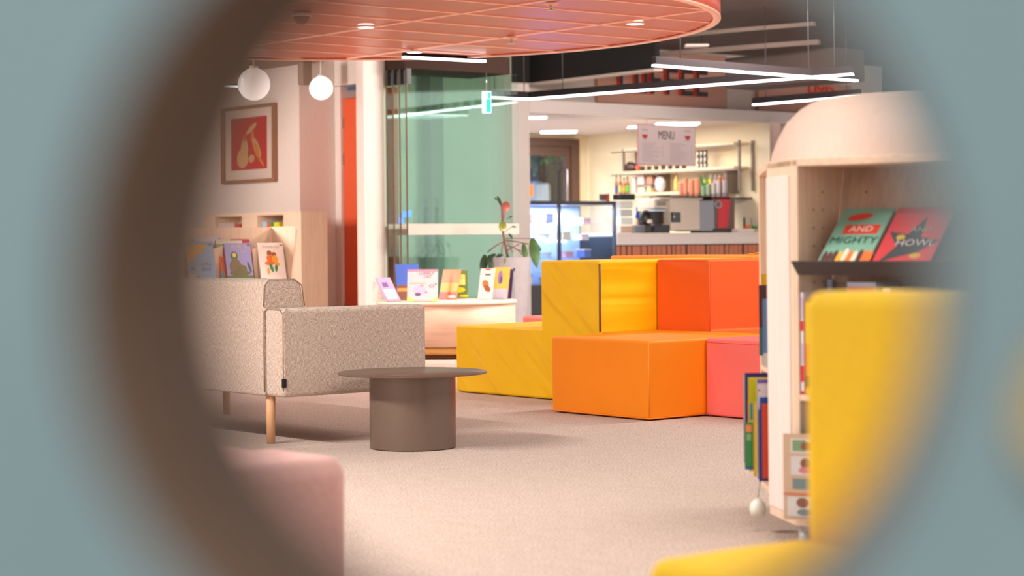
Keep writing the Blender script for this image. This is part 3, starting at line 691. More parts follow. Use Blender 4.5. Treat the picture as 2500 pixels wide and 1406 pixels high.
def sbook(lab, O, x0, x1, y0, y1, z0, z1, rgb, group, frame=TH, spine='-x', cat='book', extra=None):
    """spine-out book in the turned frame; pages inset on the far side"""
    r = thing('book', lab, cat, M=Matrix.Translation((O[0], O[1], 0)) @ Matrix.Rotation(frame, 4, 'Z') if True else None, group=group)
    # put the empty at the book's own base
    cx, cy = (x0+x1)/2, (y0+y1)/2
    wpos = Matrix.Rotation(frame, 4, 'Z') @ Vector((cx, cy, 0))
    r.matrix_world = Matrix.Translation((O[0]+wpos.x, O[1]+wpos.y, z0)) @ Matrix.Rotation(frame, 4, 'Z')
    hx, hy, hh = (x1-x0)/2, (y1-y0)/2, z1-z0
    bm = nb(); c_ = .0016
    if spine == '-x':
        bx(bm, -hx, hx, -hy, -hy+c_, 0, hh); bx(bm, -hx, hx, hy-c_, hy, 0, hh); bx(bm, -hx, -hx+c_, -hy, hy, 0, hh)
        obj('cover', bm, flat(rgb, .4), r); box('pages', (-hx+c_, hx-.004, -hy+c_, hy-c_, .003, hh-.003), M_pages, r)
    else:
        bx(bm, -hx, -hx+c_, -hy, hy, 0, hh); bx(bm, hx-c_, hx, -hy, hy, 0, hh); bx(bm, -hx, hx, -hy, -hy+c_, 0, hh)
        obj('cover', bm, flat(rgb, .4), r); box('pages', (-hx+c_, hx-c_, -hy+c_, hy-.004, .003, hh-.003), M_pages, r)
    if extra:
        bm = nb()
        for (a, b2, c2) in extra[1]:
            if spine == '-x': bx(bm, -hx-.0006, -hx, -hy*.9, hy*.9, a*hh, b2*hh, c2)
            else: bx(bm, -hx*.9, hx*.9, -hy-.0006, -hy, a*hh, b2*hh, c2)
        o9 = obj('spine_print', bm, [flat(c2, .4) for c2 in extra[0]], r.children[0]); o9['kind'] = 'stuff'
    return r
for (pa, pb, ptop, rgb, lab) in ((512, 524, 545, (176, 150, 214), 'lavender book in the left cubby of the wall shelf'), (526, 536, 544, (236, 226, 224), 'white book in the left cubby of the wall shelf'),
        (575, 586, 546, (190, 70, 66), 'red book in the left cubby of the wall shelf'), (640, 652, 541, (160, 186, 206), 'pale blue book in the right cubby of the wall shelf'),
        (652, 661, 544, (206, 96, 50), 'orange book in the right cubby of the wall shelf'), (661, 669, 543, (60, 140, 70), 'green book in the right cubby of the wall shelf'), (669, 682, 543, (222, 206, 40), 'yellow book in the right cubby of the wall shelf')):
    ya, yb_ = ly(LO, pb, .05), ly(LO, pa, .05); Yd = w2(LO, .05, ya).y
    sbook(lab, LO, .05, .22, ya, yb_, .98, zat(pa, ptop, Yd), rgb, 'books in the wall shelf cubbies')

# ---- framed picture
ya, yb_ = ly(Wc, 672, -.04), ly(Wc, 542, -.04)
fz0, fz1 = 1.545, 2.315
pf = thing('framed_picture', 'wood framed red print with pale figures hanging on the left wall', 'picture', (Wc.x, Wc.y, 0), TH)
fw = .03; M_fr = wood_mat('walnut_frame', (150, 108, 78), .1)
for n_, d_ in (('frame_side', (-.055, -.002, ya, ya+fw, fz0, fz1)), ('frame_side', (-.055, -.002, yb_-fw, yb_, fz0, fz1)), ('frame_side', (-.055, -.002, ya+fw, yb_-fw, fz0, fz0+fw)), ('frame_side', (-.055, -.002, ya+fw, yb_-fw, fz1-fw, fz1))):
    box(n_, d_, M_fr, pf)
box('mat_board', (-.012, -.004, ya+fw, yb_-fw, fz0+fw, fz1-fw), mat('mat_board', (226, 206, 192), .8), pf)
pw, ph = yb_-ya, fz1-fz0
bm = nb()
def pq(u, v): return (-.0135, yb_-u*pw, fz0+v*ph)     # u left->right, v up
def ppoly(pts, mi, lift=0.): bm.faces.new([bm.verts.new((pq(a, b2)[0]-lift, pq(a, b2)[1], pq(a, b2)[2])) for a, b2 in pts]).material_index = mi
def pell(u, v, ru, rv, rot, mi, lift): ppoly([(u+ru*math.cos(a)*math.cos(rot)-rv*math.sin(a)*math.sin(rot), v+ru*math.cos(a)*math.sin(rot)+rv*math.sin(a)*math.cos(rot)) for a in [2*math.pi*k/14 for k in range(14)]], mi, lift)
ppoly([(.14, .17), (.82, .17), (.82, .85), (.14, .85)], 0)
pell(.53, .70, .12, .035, .6, 1, .0006); pell(.40, .44, .07, .14, 0, 1, .0006); pell(.36, .32, .11, .13, 0, 1, .0009); pell(.40, .58, .04, .04, 0, 2, .0012)
pell(.55, .60, .03, .08, 0, 3, .0006); pell(.63, .44, .055, .15, .45, 1, .0009); pell(.63, .42, .035, .10, .45, 3, .0012); pell(.53, .31, .06, .05, .5, 1, .0006); pell(.71, .27, .02, .09, .7, 3, .0009)
me = bpy.data.meshes.new('print'); bm.to_mesh(me); bm.free()
for c_ in ((190, 40, 34), (206, 160, 112), (176, 110, 80), (206, 130, 44)): me.materials.append(flat(c_))
o_ = bpy.data.objects.new('print', me); C.objects.link(o_); o_.parent = pf
box('glazing', (-.030, -.028, ya+fw, yb_-fw, fz0+fw, fz1-fw), glass_mat('picture_glass', (1, 1, 1), .03, .01), pf)

# ---- round display table with books
DO = Vector((0, 0)); p = P(1090, 735, 16.3); DO = Vector((p.x, 16.3)); R_ = .575
dt = thing('display_table', 'low oval birch drum display table holding face-out books', 'display table', (DO.x, DO.y, 0))
bm = nb(); lathe(bm, [(0, .432), (R_, .432), (R_, .455), (0, .455)], n=72); obj('tabletop', bm, mat('pale_birch_top', (236, 212, 192), .5), dt)
bm = nb(); lathe(bm, [(R_-.02, .10), (R_-.012, .10), (R_-.012, .432), (R_-.02, .432)], n=72); obj('drum_side', bm, wood_mat('birch_level_grain', (220, 178, 150), .07, 'z', sc=1) if False else mat('birch_drum', (222, 184, 158), .5, noise=.07, nscale=3, stretch=(1.5, 1.5, 22)), dt)
bm = nb(); lathe(bm, [(0, .04), (R_-.03, .04), (R_-.03, .10), (0, .10)], n=72); obj('lower_shelf', bm, M_honey, dt)
bm = nb(); lathe(bm, [(0, 0), (R_-.09, 0), (R_-.09, .04), (0, .04)], n=60); obj('plinth', bm, mat('brown_plinth', (120, 72, 44), .6), dt)
ZD = .4555
def dbook(lab, px, py, w, h, rz, tilt, cover, cols, sh, ti=(), t=.012, dx=0):
    q = Pz(px, py, ZD); dv = q.to_2d()-DO
    if dv.length > R_-.05: q = Vector((q.x, DO.y-math.sqrt(max(0, (R_-.05)**2-min(R_-.06, abs(dv.x))**2)), ZD)) if abs(dv.x) < R_-.06 else Vector((DO.x+math.copysign(R_-.08, dv.x), DO.y-.1, ZD))
    M = Matrix.Translation((q.x, q.y, ZD+.004)) @ Matrix.Rotation(rz, 4, 'Z') @ Matrix.Rotation(-tilt, 4, 'X')
    r = fbook(lab, M, w, h, t, cover, cols, sh, ti, 'books on the round display table')
    # clear easel behind it: foot lip, back sheet, prop
    e = thing('book_stand', 'clear acrylic easel holding the '+lab.split(',')[0].replace(' on a clear stand', ''), 'book stand', (q.x, q.y, ZD), rz, 'clear acrylic book stands')
    w2_ = w*.32
    bm = nb(); bx(bm, -w2_, w2_, -.03, .10, 0, .004); obj('foot', bm, M_clear, e)
    bm = nb(); bx(bm, -w2_, w2_, t+.002, t+.005, .006, h*.8, M=Matrix.Rotation(-tilt, 4, 'X')); obj('back_sheet', bm, M_clear, e)
    bm = nb(); bx(bm, -w2_, w2_, .16, .163, .0, h*.74); obj('prop', bm, M_clear, e)
    box('lip', (-w2_, w2_, -.03, -.027, .004, .02), M_clear, e)
    return r
dbook('pink and white cat picture book, largest on the round table', 1031, 737, .245, .265, -.05, .28, (240, 206, 210), [(236, 150, 170), (210, 190, 222), (222, 226, 130), (120, 90, 130), (236, 170, 110), (236, 120, 120), (110, 170, 150)],
      [('q', 0, 1, .93, 1, 0), ('e', .4, .35, .22, .15, 1), ('e', .35, .22, .10, .06, 3), ('p', [(0, 0), (.3, 0), (.12, .14), (0, .16)], 2), ('p', [(.7, 0), (1, 0), (1, .16), (.85, .08)], 2), ('q', .05, .6, .56, .58, 4), ('e', .8, .48, .09, .05, 5), ('e', .8, .48, .06, .03, 1), ('e', .93, .54, .04, .03, 6), ('e', .48, .5, .06, .03, 4), ('e', .62, .28, .05, .02, 5)],
      [('LONELY', .62, .88, .034, (120, 96, 120)), ('CAT', .66, .77, .032, (120, 96, 120))])
dbook('blue book, behind the pink cat book on the table', 1000, 733, .20, .30, .35, .22, (66, 98, 190), [(236, 150, 60), (130, 80, 60)], [('q', 0, 1, 0, .42, 1), ('q', 0, 1, .24, .33, 0)])
dbook('thin pastel book, seen edge-on at the left end of the table', 962, 736, .20, .215, 1.05, .5, (206, 160, 190), [(236, 226, 226), (120, 90, 150)], [('q', .1, .9, .1, .5, 0), ('q', .2, .6, .6, .8, 1)])
dbook('bright orange book, right of the pink cat book', 1092, 731, .17, .255, -.55, .30, (246, 118, 40), [(250, 170, 60), (226, 80, 40), (236, 220, 210)], [('q', 0, 1, .25, .55, 0), ('q', 0, 1, 0, .22, 1), ('q', .5, .95, .05, .12, 2)])
dbook('green book with a yellow bubble, centre of the table', 1121, 729, .15, .235, .1, .12, (96, 118, 52), [(206, 190, 214), (246, 196, 100), (214, 60, 150), (246, 200, 10), (240, 220, 120)],
      [('q', .1, .5, .68, .85, 0), ('q', .5, .85, .68, .85, 1), ('q', .1, .5, .55, .68, 2), ('q', .5, .85, .48, .68, 4), ('q', .1, .5, .42, .55, 0), ('e', .45, .3, .4, .1, 3), ('q', .55, 1, .04, .12, 3)])
dbook('tall white book with a tiger drawing, on the right of the table', 1183, 733, .125, .265, -.38, .30, (226, 212, 206), [(206, 110, 50), (150, 80, 50), (214, 60, 60), (110, 90, 90)],
      [('e', .45, .5, .22, .14, 0, .5), ('e', .6, .36, .18, .14, 1, .8), ('q', .35, .7, .95, .99, 2), ('q', .35, .75, .78, .83, 3)])
dbook('orange covered book, rightmost on the display table', 1218, 731, .14, .27, -.38, .28, (246, 178, 80), [(150, 110, 150), (190, 180, 196), (90, 80, 130)],
      [('e', .45, .68, .16, .22, 0), ('e', .52, .6, .1, .12, 2), ('q', 0, 1, 0, .32, 1)])
dbook('dark purple book, behind the rightmost orange one', 1229, 730, .13, .25, -.38, .26, (62, 44, 92), [(206, 196, 214)], [('q', .3, .8, .7, .8, 0)])

# ---- tall planter
PL = P(1243, 640, 18.0)
pz = zat(1243, 628, 18.0)
pl = thing('planter', 'tall tapered grey planter beside the display table', 'planter', (PL.x, PL.y, 0))
bm = nb(); lathe(bm, [(0, 0), (.14, 0), (.20, pz), (.185, pz), (.18, pz-.04), (0, pz-.04)], n=48); obj('pot', bm, mat('grey_stone_pot', (150, 142, 144), .7, noise=.05, nscale=12), pl, smooth=False)
for f in pl.children:
    for p_ in f.data.polygons: p_.use_smooth = True
    e = f.modifiers.new('es', 'EDGE_SPLIT'); e.split_angle = math.radians(40)
bm = nb(); lathe(bm, [(0, pz-.035), (.178, pz-.03)], n=24); obj('soil', bm, mat('potting_soil', (60, 44, 34), .95, noise=.3, nscale=60), pl)
pt = thing('plant', 'leggy climbing plant with red and green leaves in the grey planter', 'plant', (PL.x, PL.y, pz-.03))
def PP(px, py, dy=0.): q = P(px, py, 18.0+dy); return Vector((q.x-PL.x, dy, q.z-pz+.03))
M_st = mat('red_brown_stem', (110, 58, 48), .6); M_lf = mat('green_leaf', (62, 92, 48), .45, noise=.15, nscale=12); M_lfd = mat('dark_green_leaf', (34, 58, 34), .4, noise=.15, nscale=12); M_lfo = mat('olive_leaf', (124, 132, 50), .45, noise=.1, nscale=12); M_lfr = mat('red_leaf', (150, 72, 60), .45, noise=.1, nscale=12)
for pts, r in (([(1240, 628), (1235, 605), (1231, 585), (1227, 560), (1227, 520), (1225, 500)], .012), ([(1229, 590), (1210, 600), (1190, 616)], .006), ([(1228, 582), (1260, 582), (1300, 582)], .004), ([(1230, 586), (1262, 590), (1290, 596)], .006),
               ([(1233, 597), (1255, 605), (1270, 612), (1290, 622)], .005), ([(1236, 612), (1252, 604), (1268, 596)], .005), ([(1229, 570), (1240, 560), (1250, 554)], .003), ([(1227, 545), (1231, 530), (1234, 512)], .003), ([(1230, 590), (1225, 610), (1224, 625)], .005), ([(1240, 590), (1250, 615), (1262, 608), (1275, 622)], .004)):
    bm = nb(); tube(bm, [PP(*q) for q in pts], r, 6); obj('stem', bm, M_st, pt, smooth=True)
def leaf(pts_px, m, dy=0., bow=.02):
    a = PP(*pts_px[0], dy); b2 = PP(*pts_px[1], dy); w_ = pts_px[2]/F*18/2
    d_ = b2-a; L = d_.length; ax = d_.normalized(); side = ax.cross(Vector((0, 1, 0))).normalized(); nrm = side.cross(ax)
    bm = nb(); rows = []
    for k in range(8):
        t_ = k/7; wd = w_*math.sin(math.pi*min(1, t_*.92+.06))**.75*(1-.25*t_) if k < 7 else 0.0005
        c_ = a+d_*t_+nrm*bow*math.sin(math.pi*t_)
        rows.append([bm.verts.new(c_-side*wd+nrm*wd*.25), bm.verts.new(c_), bm.verts.new(c_+side*wd+nrm*wd*.25)])
    for A_, B_ in zip(rows, rows[1:]):
        for j in range(2): f = bm.faces.new([A_[j], A_[j+1], B_[j+1], B_[j]]); f.smooth = True
    obj('leaf', bm, m, pt)
leaf([(1236, 492), (1233, 518), 24], M_lfr, -.02); leaf([(1214, 479), (1226, 505), 9], M_lfd, .0); leaf([(1208, 482), (1213, 490), 4], M_lfd)
leaf([(1230, 541), (1223, 566), 22], M_lfo, -.03); leaf([(1238, 535), (1252, 526), 5], M_lfd); leaf([(1248, 553), (1262, 554), 5], M_lfd); leaf([(1242, 570), (1252, 582), 6], M_lfd)
leaf([(1300, 581), (1312, 656), 30], M_lf, -.05, .04); leaf([(1296, 592), (1322, 612), 18], M_lf, .03); leaf([(1278, 594), (1284, 638), 16], M_lf, -.04); leaf([(1300, 605), (1306, 640), 10], M_lfd, .05)
leaf([(1236, 626), (1257, 662), 20], M_lfd, -.2); leaf([(1232, 630), (1236, 668), 8], M_lfo, -.21); leaf([(1184, 622), (1177, 672), 22], M_lfd, -.12); leaf([(1196, 622), (1200, 656), 22], M_lfd, -.16)
leaf([(1210, 620), (1190, 630), 10], M_lfd, -.1); leaf([(1228, 622), (1206, 626), 10], M_lfd, -.1); leaf([(1228, 668), (1240, 690), 12], M_lfd, -.22)

# ============================================================ MOBILE BOOKCASE AT THE RIGHT
BC = Vector((1.25, 6.3))
mb = thing('mobile_bookcase', 'birch book carousel on castors with sloping display shelf, at right', 'bookcase', (BC.x, BC.y, 0))
T0 = Matrix.Translation((-BC.x, -BC.y, 0))
cpt = P(1937, 900, 5.98); bpt = P(1876, 900, 6.24)
nF = Vector((-.595, -.804)); eF = Vector((.804, -.595))
MF = T0 @ Matrix(((eF.x, -nF.x, 0, cpt.x), (eF.y, -nF.y, 0, cpt.y), (0, 0, 1, 0), (0, 0, 0, 1)))   # local x along the bank, y into it, origin at the corner c
MFw = Matrix(((eF.x, -nF.x, 0, cpt.x), (eF.y, -nF.y, 0, cpt.y), (0, 0, 1, 0), (0, 0, 0, 1)))
ZB0, ZB1 = .07, 1.168
def mpart(name, d_, m, M=T0, bevel=.002, **k):
    bm = nb(); bx(bm, *d_); return obj(name, bm, m, mb, mtx=M, bevel=bevel, **k)
# end panel (pale inset in a birch frame) running from b to c
ev = Vector((cpt.x-bpt.x, cpt.y-bpt.y)); eL = ev.length; ea = math.atan2(ev.y, ev.x)
ME = T0 @ Matrix.Translation((bpt.x, bpt.y, 0)) @ Matrix.Rotation(ea, 4, 'Z')
mpart('end_panel', (0, eL, -.0, .03, ZB0, ZB1), M_birch, ME)
mpart('inset_panel', (.012, eL-.02, -.006, 0, ZB0+.03, ZB1-.045), M_panelw, ME)
# front bank cheek (peg holes), back panel, boards
LB = .62
bm = nb(); prism(bm, [(0, ZB0), (.20, ZB0), (.22, .80), (.31, ZB1), (0, ZB1)], 0, .02, 'x'); obj('cheek', bm, M_birch, mb, mtx=MF, bevel=.002)
bm = nb(); prism(bm, [(0, ZB0), (.20, ZB0), (.22, .80), (.31, ZB1), (0, ZB1)], LB, LB+.02, 'x'); obj('cheek', bm, M_birch, mb, mtx=MF, bevel=.002)
bm = nb(); prism(bm, [(.20, ZB0), (.24, ZB0), (.26, .80), (.34, ZB1), (.31, ZB1), (.22, .80)], .02, LB, 'x'); obj('back_panel', bm, wood_mat('grey_birch', (190, 160, 140), .08), mb, mtx=MF)
mpart('shelf', (.02, LB, .0, .205, .445, .463), M_birchx, MF)
mpart('shelf', (.02, LB, .0, .20, ZB0, ZB0+.02), M_birchx, MF)
bm = nb()
for x in (.055, .115):
    for k in range(6): 
        if not (x < .1 and k == 0): bx(bm, .0195, .0215, x+.04, x+.046, 1.07-k*.055, 1.076-k*.055)
for k in range(3): bx(bm, .10, .106, .285-.02*k, .335, 1.07-k*.055, 1.076-k*.055)
obj('peg_hole', bm, mat('peg_hole_brown', (120, 88, 66), .8), mb, mtx=MF)['kind'] = 'stuff'
# charcoal sloping shelf
bm = nb(); prism(bm, [(-.055, .862), (-.050, .865), (-.012, .832), (.02, .859), (.02, .850), (-.012, .822)], .025, LB, 'x'); prism(bm, [(.02, .859), (.19, 1.006), (.193, 1.002), (.02, .850)], .10, LB, 'x'); obj('sloping_shelf', bm, M_dark2, mb, mtx=MF)
mpart('metal_divider', (.022, LB, .02, .2, .70, .705), M_dark2, MF)
# side bank facing left behind the end panel
YA, YB_ = bpt.y+.03, 6.93
xF = .862
mpart('cheek', (xF, 1.16, YB_, YB_+.02, ZB0, ZB1), M_birch)
mpart('back_panel', (1.10, 1.12, YA, YB_, ZB0, ZB1-.02), M_birch)
mpart('shelf', (xF-.0, 1.10, YA, YB_, .475, .493), M_birchx)
mpart('shelf', (xF-.0, 1.10, YA, YB_, ZB0, ZB0+.02), M_birchx)
# core + top
e1 = cpt.to_2d()+eF*LB; e2 = e1-nF*.34
def loc2(v): return (v.x-BC.x, v.y-BC.y)
bm = nb(); prism(bm, [loc2(Vector((1.13, YA))), loc2(cpt.to_2d()-nF*.36+eF*.04), loc2(e2), loc2(Vector((1.62, 6.95))), loc2(Vector((1.13, 6.95)))], ZB0, ZB1-.02); obj('core', bm, M_birch, mb)
bm = nb(); prism(bm, [loc2(bpt.to_2d()), loc2(cpt.to_2d()), loc2(e1), loc2(e2), loc2(Vector((1.64, 6.96))), loc2(Vector((xF, 6.96)))], ZB1-.02, ZB1+.004); obj('top_board', bm, M_birchx, mb, bevel=.002)
for x, y in ((cpt.x+.03, cpt.y+.03), (.90, 6.86), (1.5, 5.85), (1.55, 6.85)):
    bm = nb(); bx(bm, x-BC.x-.012, x-BC.x+.012, y-BC.y-.012, y-BC.y+.012, .05, ZB0); tube(bm, [(x-BC.x-.012, y-BC.y, .026), (x-BC.x+.012, y-BC.y, .026)], .026, 16)
    obj('castor', bm, mat('grey_castor', (196, 194, 196), .4), mb)
# dome on top
dr = .475
prof = [(dr*a, ZB1+.005+h) for a, h in ((1, 0), (.985, .03), (.95, .073), (.89, .125), (.795, .169), (.71, .192), (.6, .202), (.4, .207), (0, .208))]
bm = nb(); lathe(bm, prof, n=80); dm = tag(obj('felt_dome', bm, wood_mat('pale_felt_dome', (206, 180, 164), .03), loc=(1.30, 6.32, 0), smooth=True), 'wide pale rounded dome resting on top of the book carousel', 'dome')
# books on the sloping shelf (front faces out of the bank)
tl = math.atan2(.227, .198)
def slope_book(lab, xc, w, h, cover, cols, sh, ti):
    M = MFw @ Matrix.Translation((xc, -.018, .843)) @ Matrix.Rotation(-tl, 4, 'X')
    return fbook(lab, M, w, h, .012, cover, cols, sh, ti, 'books on the sloping shelf')
random.seed(3)
figs = [('e', .08+.1*i, .16+.06*random.random(), .05, .11, random.randrange(1, 6)) for i in range(10)]
slope_book('mint green book titled AND MIGHTY on the sloping shelf', .165, .165, .27, (126, 176, 156), [(222, 76, 60), (246, 180, 60), (240, 120, 60), (120, 140, 200), (236, 220, 190), (90, 60, 60)],
           [('q', .2, .9, .56, .72, 0)]+figs+[('e', .4, .85, .25, .06, 0, .2)], [('AND', .55, .64, .036, (240, 226, 214)), ('MIGHTY', .5, .45, .042, (36, 70, 60))])
slope_book('crimson book with yellow star lettering beside the mint one', .35, .18, .27, (206, 70, 76), [(60, 70, 74), (206, 170, 60), (180, 60, 70)],
           [('p', [(.1, .1), (.3, .35), (.05, .6), (.4, .55), (.6, .85), (.65, .5), (1, .45), (.7, .25)], 0), ('e', .3, .5, .08, .04, 1), ('e', .7, .2, .1, .04, 1)], [('HOWL', .6, .4, .04, (206, 190, 190)), ('AND', .6, .62, .03, (150, 170, 160))])
# spine-out and edge books in the front bank: local x = along, y = in
def fb(lab, x0, x1, y0, z0, z1, rgb, extra=None, y1=None):
    ang = math.atan2(eF.y, eF.x)
    return sbook(lab, (cpt.x, cpt.y), x0, x1, y0, y1 or y0+.15, z0, z1, rgb, 'books in the front bank of the carousel', ang, '-y', extra=extra)
zs = .465
fb('slim red and white spine, far left of the upper row', .022, .033, .005, zs, zs+.305, (236, 226, 226), [[(222, 40, 50), (206, 180, 200)], [(.0, .03, 0), (.12, .28, 0), (.3, .5, 1), (.62, .72, 0), (.74, .95, 1)]])
fb('pale blue spine topmost behind the red and white one', .026, .044, .17, zs, zs+.34, (170, 180, 210), y1=.19)
fb('yellow and orange comic spine in the upper row', .035, .060, .008, zs, zs+.275, (226, 116, 36), [[(222, 180, 20), (40, 36, 36)], [(.55, 1, 0), (.08, .2, 1), (0, .06, 0)]])
fb('cream spine with an orange top in the upper row', .062, .092, .004, zs, zs+.30, (226, 206, 170), [[(230, 100, 60)], [(.85, 1, 0)]])
fb('royal blue backed book in the upper row behind the yellow seat', .094, .135, .02, zs, zs+.31, (50, 84, 160))
fb('pink spine book in the upper row behind the yellow seat', .137, .16, .006, zs, zs+.30, (226, 130, 150))
fb('tall pale book with a red panel in the upper row', .165, .26, .03, zs, zs+.335, (186, 190, 206), [[(206, 80, 110), (206, 206, 190)], [(.88, .96, 0), (.6, .8, 1)]])
fb('yellow edged book right of the tall pale one', .262, .285, .008, zs, zs+.30, (226, 190, 60))
fb('white book in the right half of the upper row', .29, .315, .01, zs, zs+.32, (226, 216, 206))
fb('brown and pink book in the right half of the upper row', .32, .40, .01, zs, zs+.31, (190, 130, 110), [[(226, 150, 130)], [(.8, .95, 0)]])
fb('dark teal book near the right of the upper row', .405, .44, .01, zs, zs+.30, (60, 90, 96))
fb('mauve book at the right end of the upper row', .445, .50, .01, zs, zs+.29, (150, 120, 150))
# lower row
Mc = MFw @ Matrix.Translation((.045, -.035, ZB0+.024))
fbook('beige comic showing four framed portraits, lower row of the carousel', Mc @ Matrix.Rotation(.25, 4, 'Z'), .115, .255, .012, (196, 168, 140), [(206, 200, 196), (120, 150, 110), (130, 84, 66), (196, 120, 130), (206, 96, 70), (110, 130, 130)],
      [('q', .2, .95, .78, .95, 0), ('q', .25, .6, .8, .93, 1), ('e', .62, .86, .16, .05, 2), ('q', .2, .95, .52, .74, 0), ('e', .58, .66, .13, .06, 2), ('e', .6, .58, .2, .04, 3), ('q', .25, .95, .36, .48, 5), ('q', .0, 1, .29, .31, 4), ('q', .1, .95, .04, .27, 0), ('e', .5, .2, .16, .06, 2), ('e', .55, .09, .2, .04, 5)], (), 'books in the front bank of the carousel')
r = fb('navy blue spine with white capitals, lower row', .098, .122, -.035, ZB0+.022, ZB0+.30, (70, 98, 150), [[(206, 206, 214)], [(.88, .95, 0)]])
text('title', 'WHERE ARE YOU', .018, flat((220, 220, 226)), r, Matrix.Translation((0, -.077, .14)) @ UPX @ Matrix.Rotation(math.pi/2, 4, 'Z'))
fb('white spine with a red cap in the lower row', .124, .14, -.01, ZB0+.022, ZB0+.305, (206, 206, 206), [[(206, 60, 60)], [(.9, 1, 0)]])
fb('grey green book in the lower row behind the yellow seat', .145, .20, -.01, ZB0+.022, ZB0+.28, (130, 150, 140))
fb('plum coloured book in the lower row behind the yellow seat', .205, .25, -.01, ZB0+.022, ZB0+.29, (120, 80, 110))
# books of the side bank: covers face the camera, stick out to the left. x: depth, y thickness
def lb(lab, px0, ptop, pbot, Y, rgb, depth=.2, t=.012, extra=None, spr=0):
    x0 = ray(px0, (ptop+pbot)/2)[0]*Y; z0 = zat(px0, pbot, Y); z1 = zat(px0, ptop, Y)
    r = thing('book', lab, 'book', (x0, Y, z0), 0, 'books in the left bank of the carousel')
    h = z1-z0
    bm = nb(); bx(bm, 0, depth, 0, .0016, 0, h); bx(bm, 0, depth, t-.0016, t, 0, h); bx(bm, 0, .0016, 0, t, 0, h); obj('cover', bm, flat(rgb, .35), r)
    box('pages', (.0016, depth-.004, .0016, t-.0016, .003, h-.003), M_pages, r)
    if extra:
        bm = nb()
        for (xa, xb_, a, b2, c2) in extra[1]: bx(bm, xa, xb_, -.0006-.0002*c2, -.0002, a*h, b2*h, c2)
        o9 = obj('cover_art', bm, [flat(c2, .4) for c2 in extra[0]], r.children[0]); o9['kind'] = 'stuff'
    return r
SZ = .4935
lb('green picture book with an orange emblem, left bank lower tier', 1819, 1032, 1146, 6.40, (56, 140, 84), extra=[[(236, 140, 90), (130, 180, 120), (30, 96, 150)], [(.003, .022, .80, .95, 0), (.005, .02, .62, .76, 1), (0, .05, 0, .06, 2)]])
lb('navy book with a glossy top, furthest left in the lower tier', 1816, 911, 1130, 6.62, (58, 50, 110), depth=.2, extra=[[(206, 206, 220), (200, 60, 80)], [(0, .004, 0, 1, 0), (.012, .025, .1, .7, 1)]])
lb('yellow-green book with a turquoise block in the lower tier', 1828, 922, 1150, 6.50, (226, 206, 60), extra=[[(200, 196, 20), (20, 150, 170)], [(.005, .03, .75, .98, 0), (.005, .03, .55, .73, 1)]])
lb('yellow book beside the green one in the lower tier', 1840, 985, 1163, 6.37, (240, 200, 60))
lb('white and blue book with a violet top in the lower tier', 1849, 926, 1170, 6.34, (222, 214, 220), extra=[[(120, 90, 170), (36, 84, 170), (206, 60, 60)], [(.0, .05, .96, 1, 0), (.008, .05, .55, .82, 1), (.004, .01, .88, .9, 2)]])
lb('red orange book nearest the end panel in the lower tier', 1860, 986, 1168, 6.30, (222, 76, 40), extra=[[(44, 70, 150)], [(-.004, 0.001, 0, 1, 0)]])
lb('indigo book between the white and red ones in the lower tier', 1853, 1000, 1175, 6.32, (64, 60, 140), t=.008)
lb('brown book on the upper tier of the left bank', 1854, 696, 868, 6.60, (86, 58, 60), extra=[[(60, 110, 120)], [(.0, .05, .0, .4, 0)]])
lb('sky blue book on the upper tier of the left bank', 1864, 730, 895, 6.45, (110, 150, 200), extra=[[(226, 226, 226)], [(0, .05, .0, .2, 0)]])
lb('yellow topped book on the upper tier of the left bank', 1861, 668, 868, 6.70, (236, 190, 20), extra=[[(206, 196, 200)], [(0, .05, 0, .6, 0)]])
# string and bulb
q0, q1 = P(1857, 1172, 6.33), P(1850, 1215, 6.33)
t = thing('hanging_weight', 'white teardrop weight on a green string below the left bank', 'ornament', (q1.x, q1.y, zat(1850, 1262, 6.33)))
h = q1.z-t.location.z
bm = nb(); lathe(bm, [(0, 0), (.022, .004), (.027, .025), (.023, .045), (.012, h-.006), (0, h)], n=20); obj('bulb', bm, mat('milky_white', (226, 226, 214), .4), t, smooth=True)
bm = nb(); tube(bm, [(0, 0, h-.004), (.009, 0, q0.z-t.location.z)], .0015, 6); obj('string', bm, mat('green_string', (40, 140, 90), .7), t)

# ============================================================ CAFE
def cq(px, y, py=550.): return lx(Q, px, y, py)
def cthing(name, lab, cat, x, y, z, group=None, rz=0.):
    w_ = w2(Q, x, y); return thing(name, lab, cat, (w_.x, w_.y, z), TH+rz, group)
def cz_(px, py, x, y): return zat(px, py, w2(Q, x, y).y)
# door
dd = thing('door_2', 'brown framed glazed cafe door with a steel pull handle', 'door', (Q.x, Q.y, 0), TH); dd['kind'] = 'structure'
M_bf = mat('brown_door_frame', (96, 70, 60), .5)
xr = cq(1411, 3.38); xi = cq(1392, 3.38); xj = cq(1378, 3.38)
box('door_frame', (xi, xr, 3.33, 3.40, 0, 2.37), M_bf, dd, bevel=.004)
box('door_frame', (-1.2, xi, 3.33, 3.40, 2.26, 2.37), M_bf, dd, bevel=.004)
box('door_stile', (xj, xi-.01, 3.35, 3.39, 0, 2.25), M_bf, dd); box('door_rail', (-1.2, xj, 3.35, 3.39, 2.13, 2.25), M_bf, dd); box('door_rail', (-1.2, xj, 3.35, 3.39, 0, .2), M_bf, dd)
box('pane', (-1.2, xj, 3.365, 3.375, .2, 2.13), glass_mat('door_glass', (.92, .95, 1.0), .04), dd)
bm = nb(); hx = cq(1386, 3.28); tube(bm, [(hx, 3.35, 1.95), (hx, 3.28, 1.93), (hx, 3.28, 1.28), (hx, 3.35, 1.26)], .014, 8); obj('handle', bm, M_steel, dd, smooth=True)
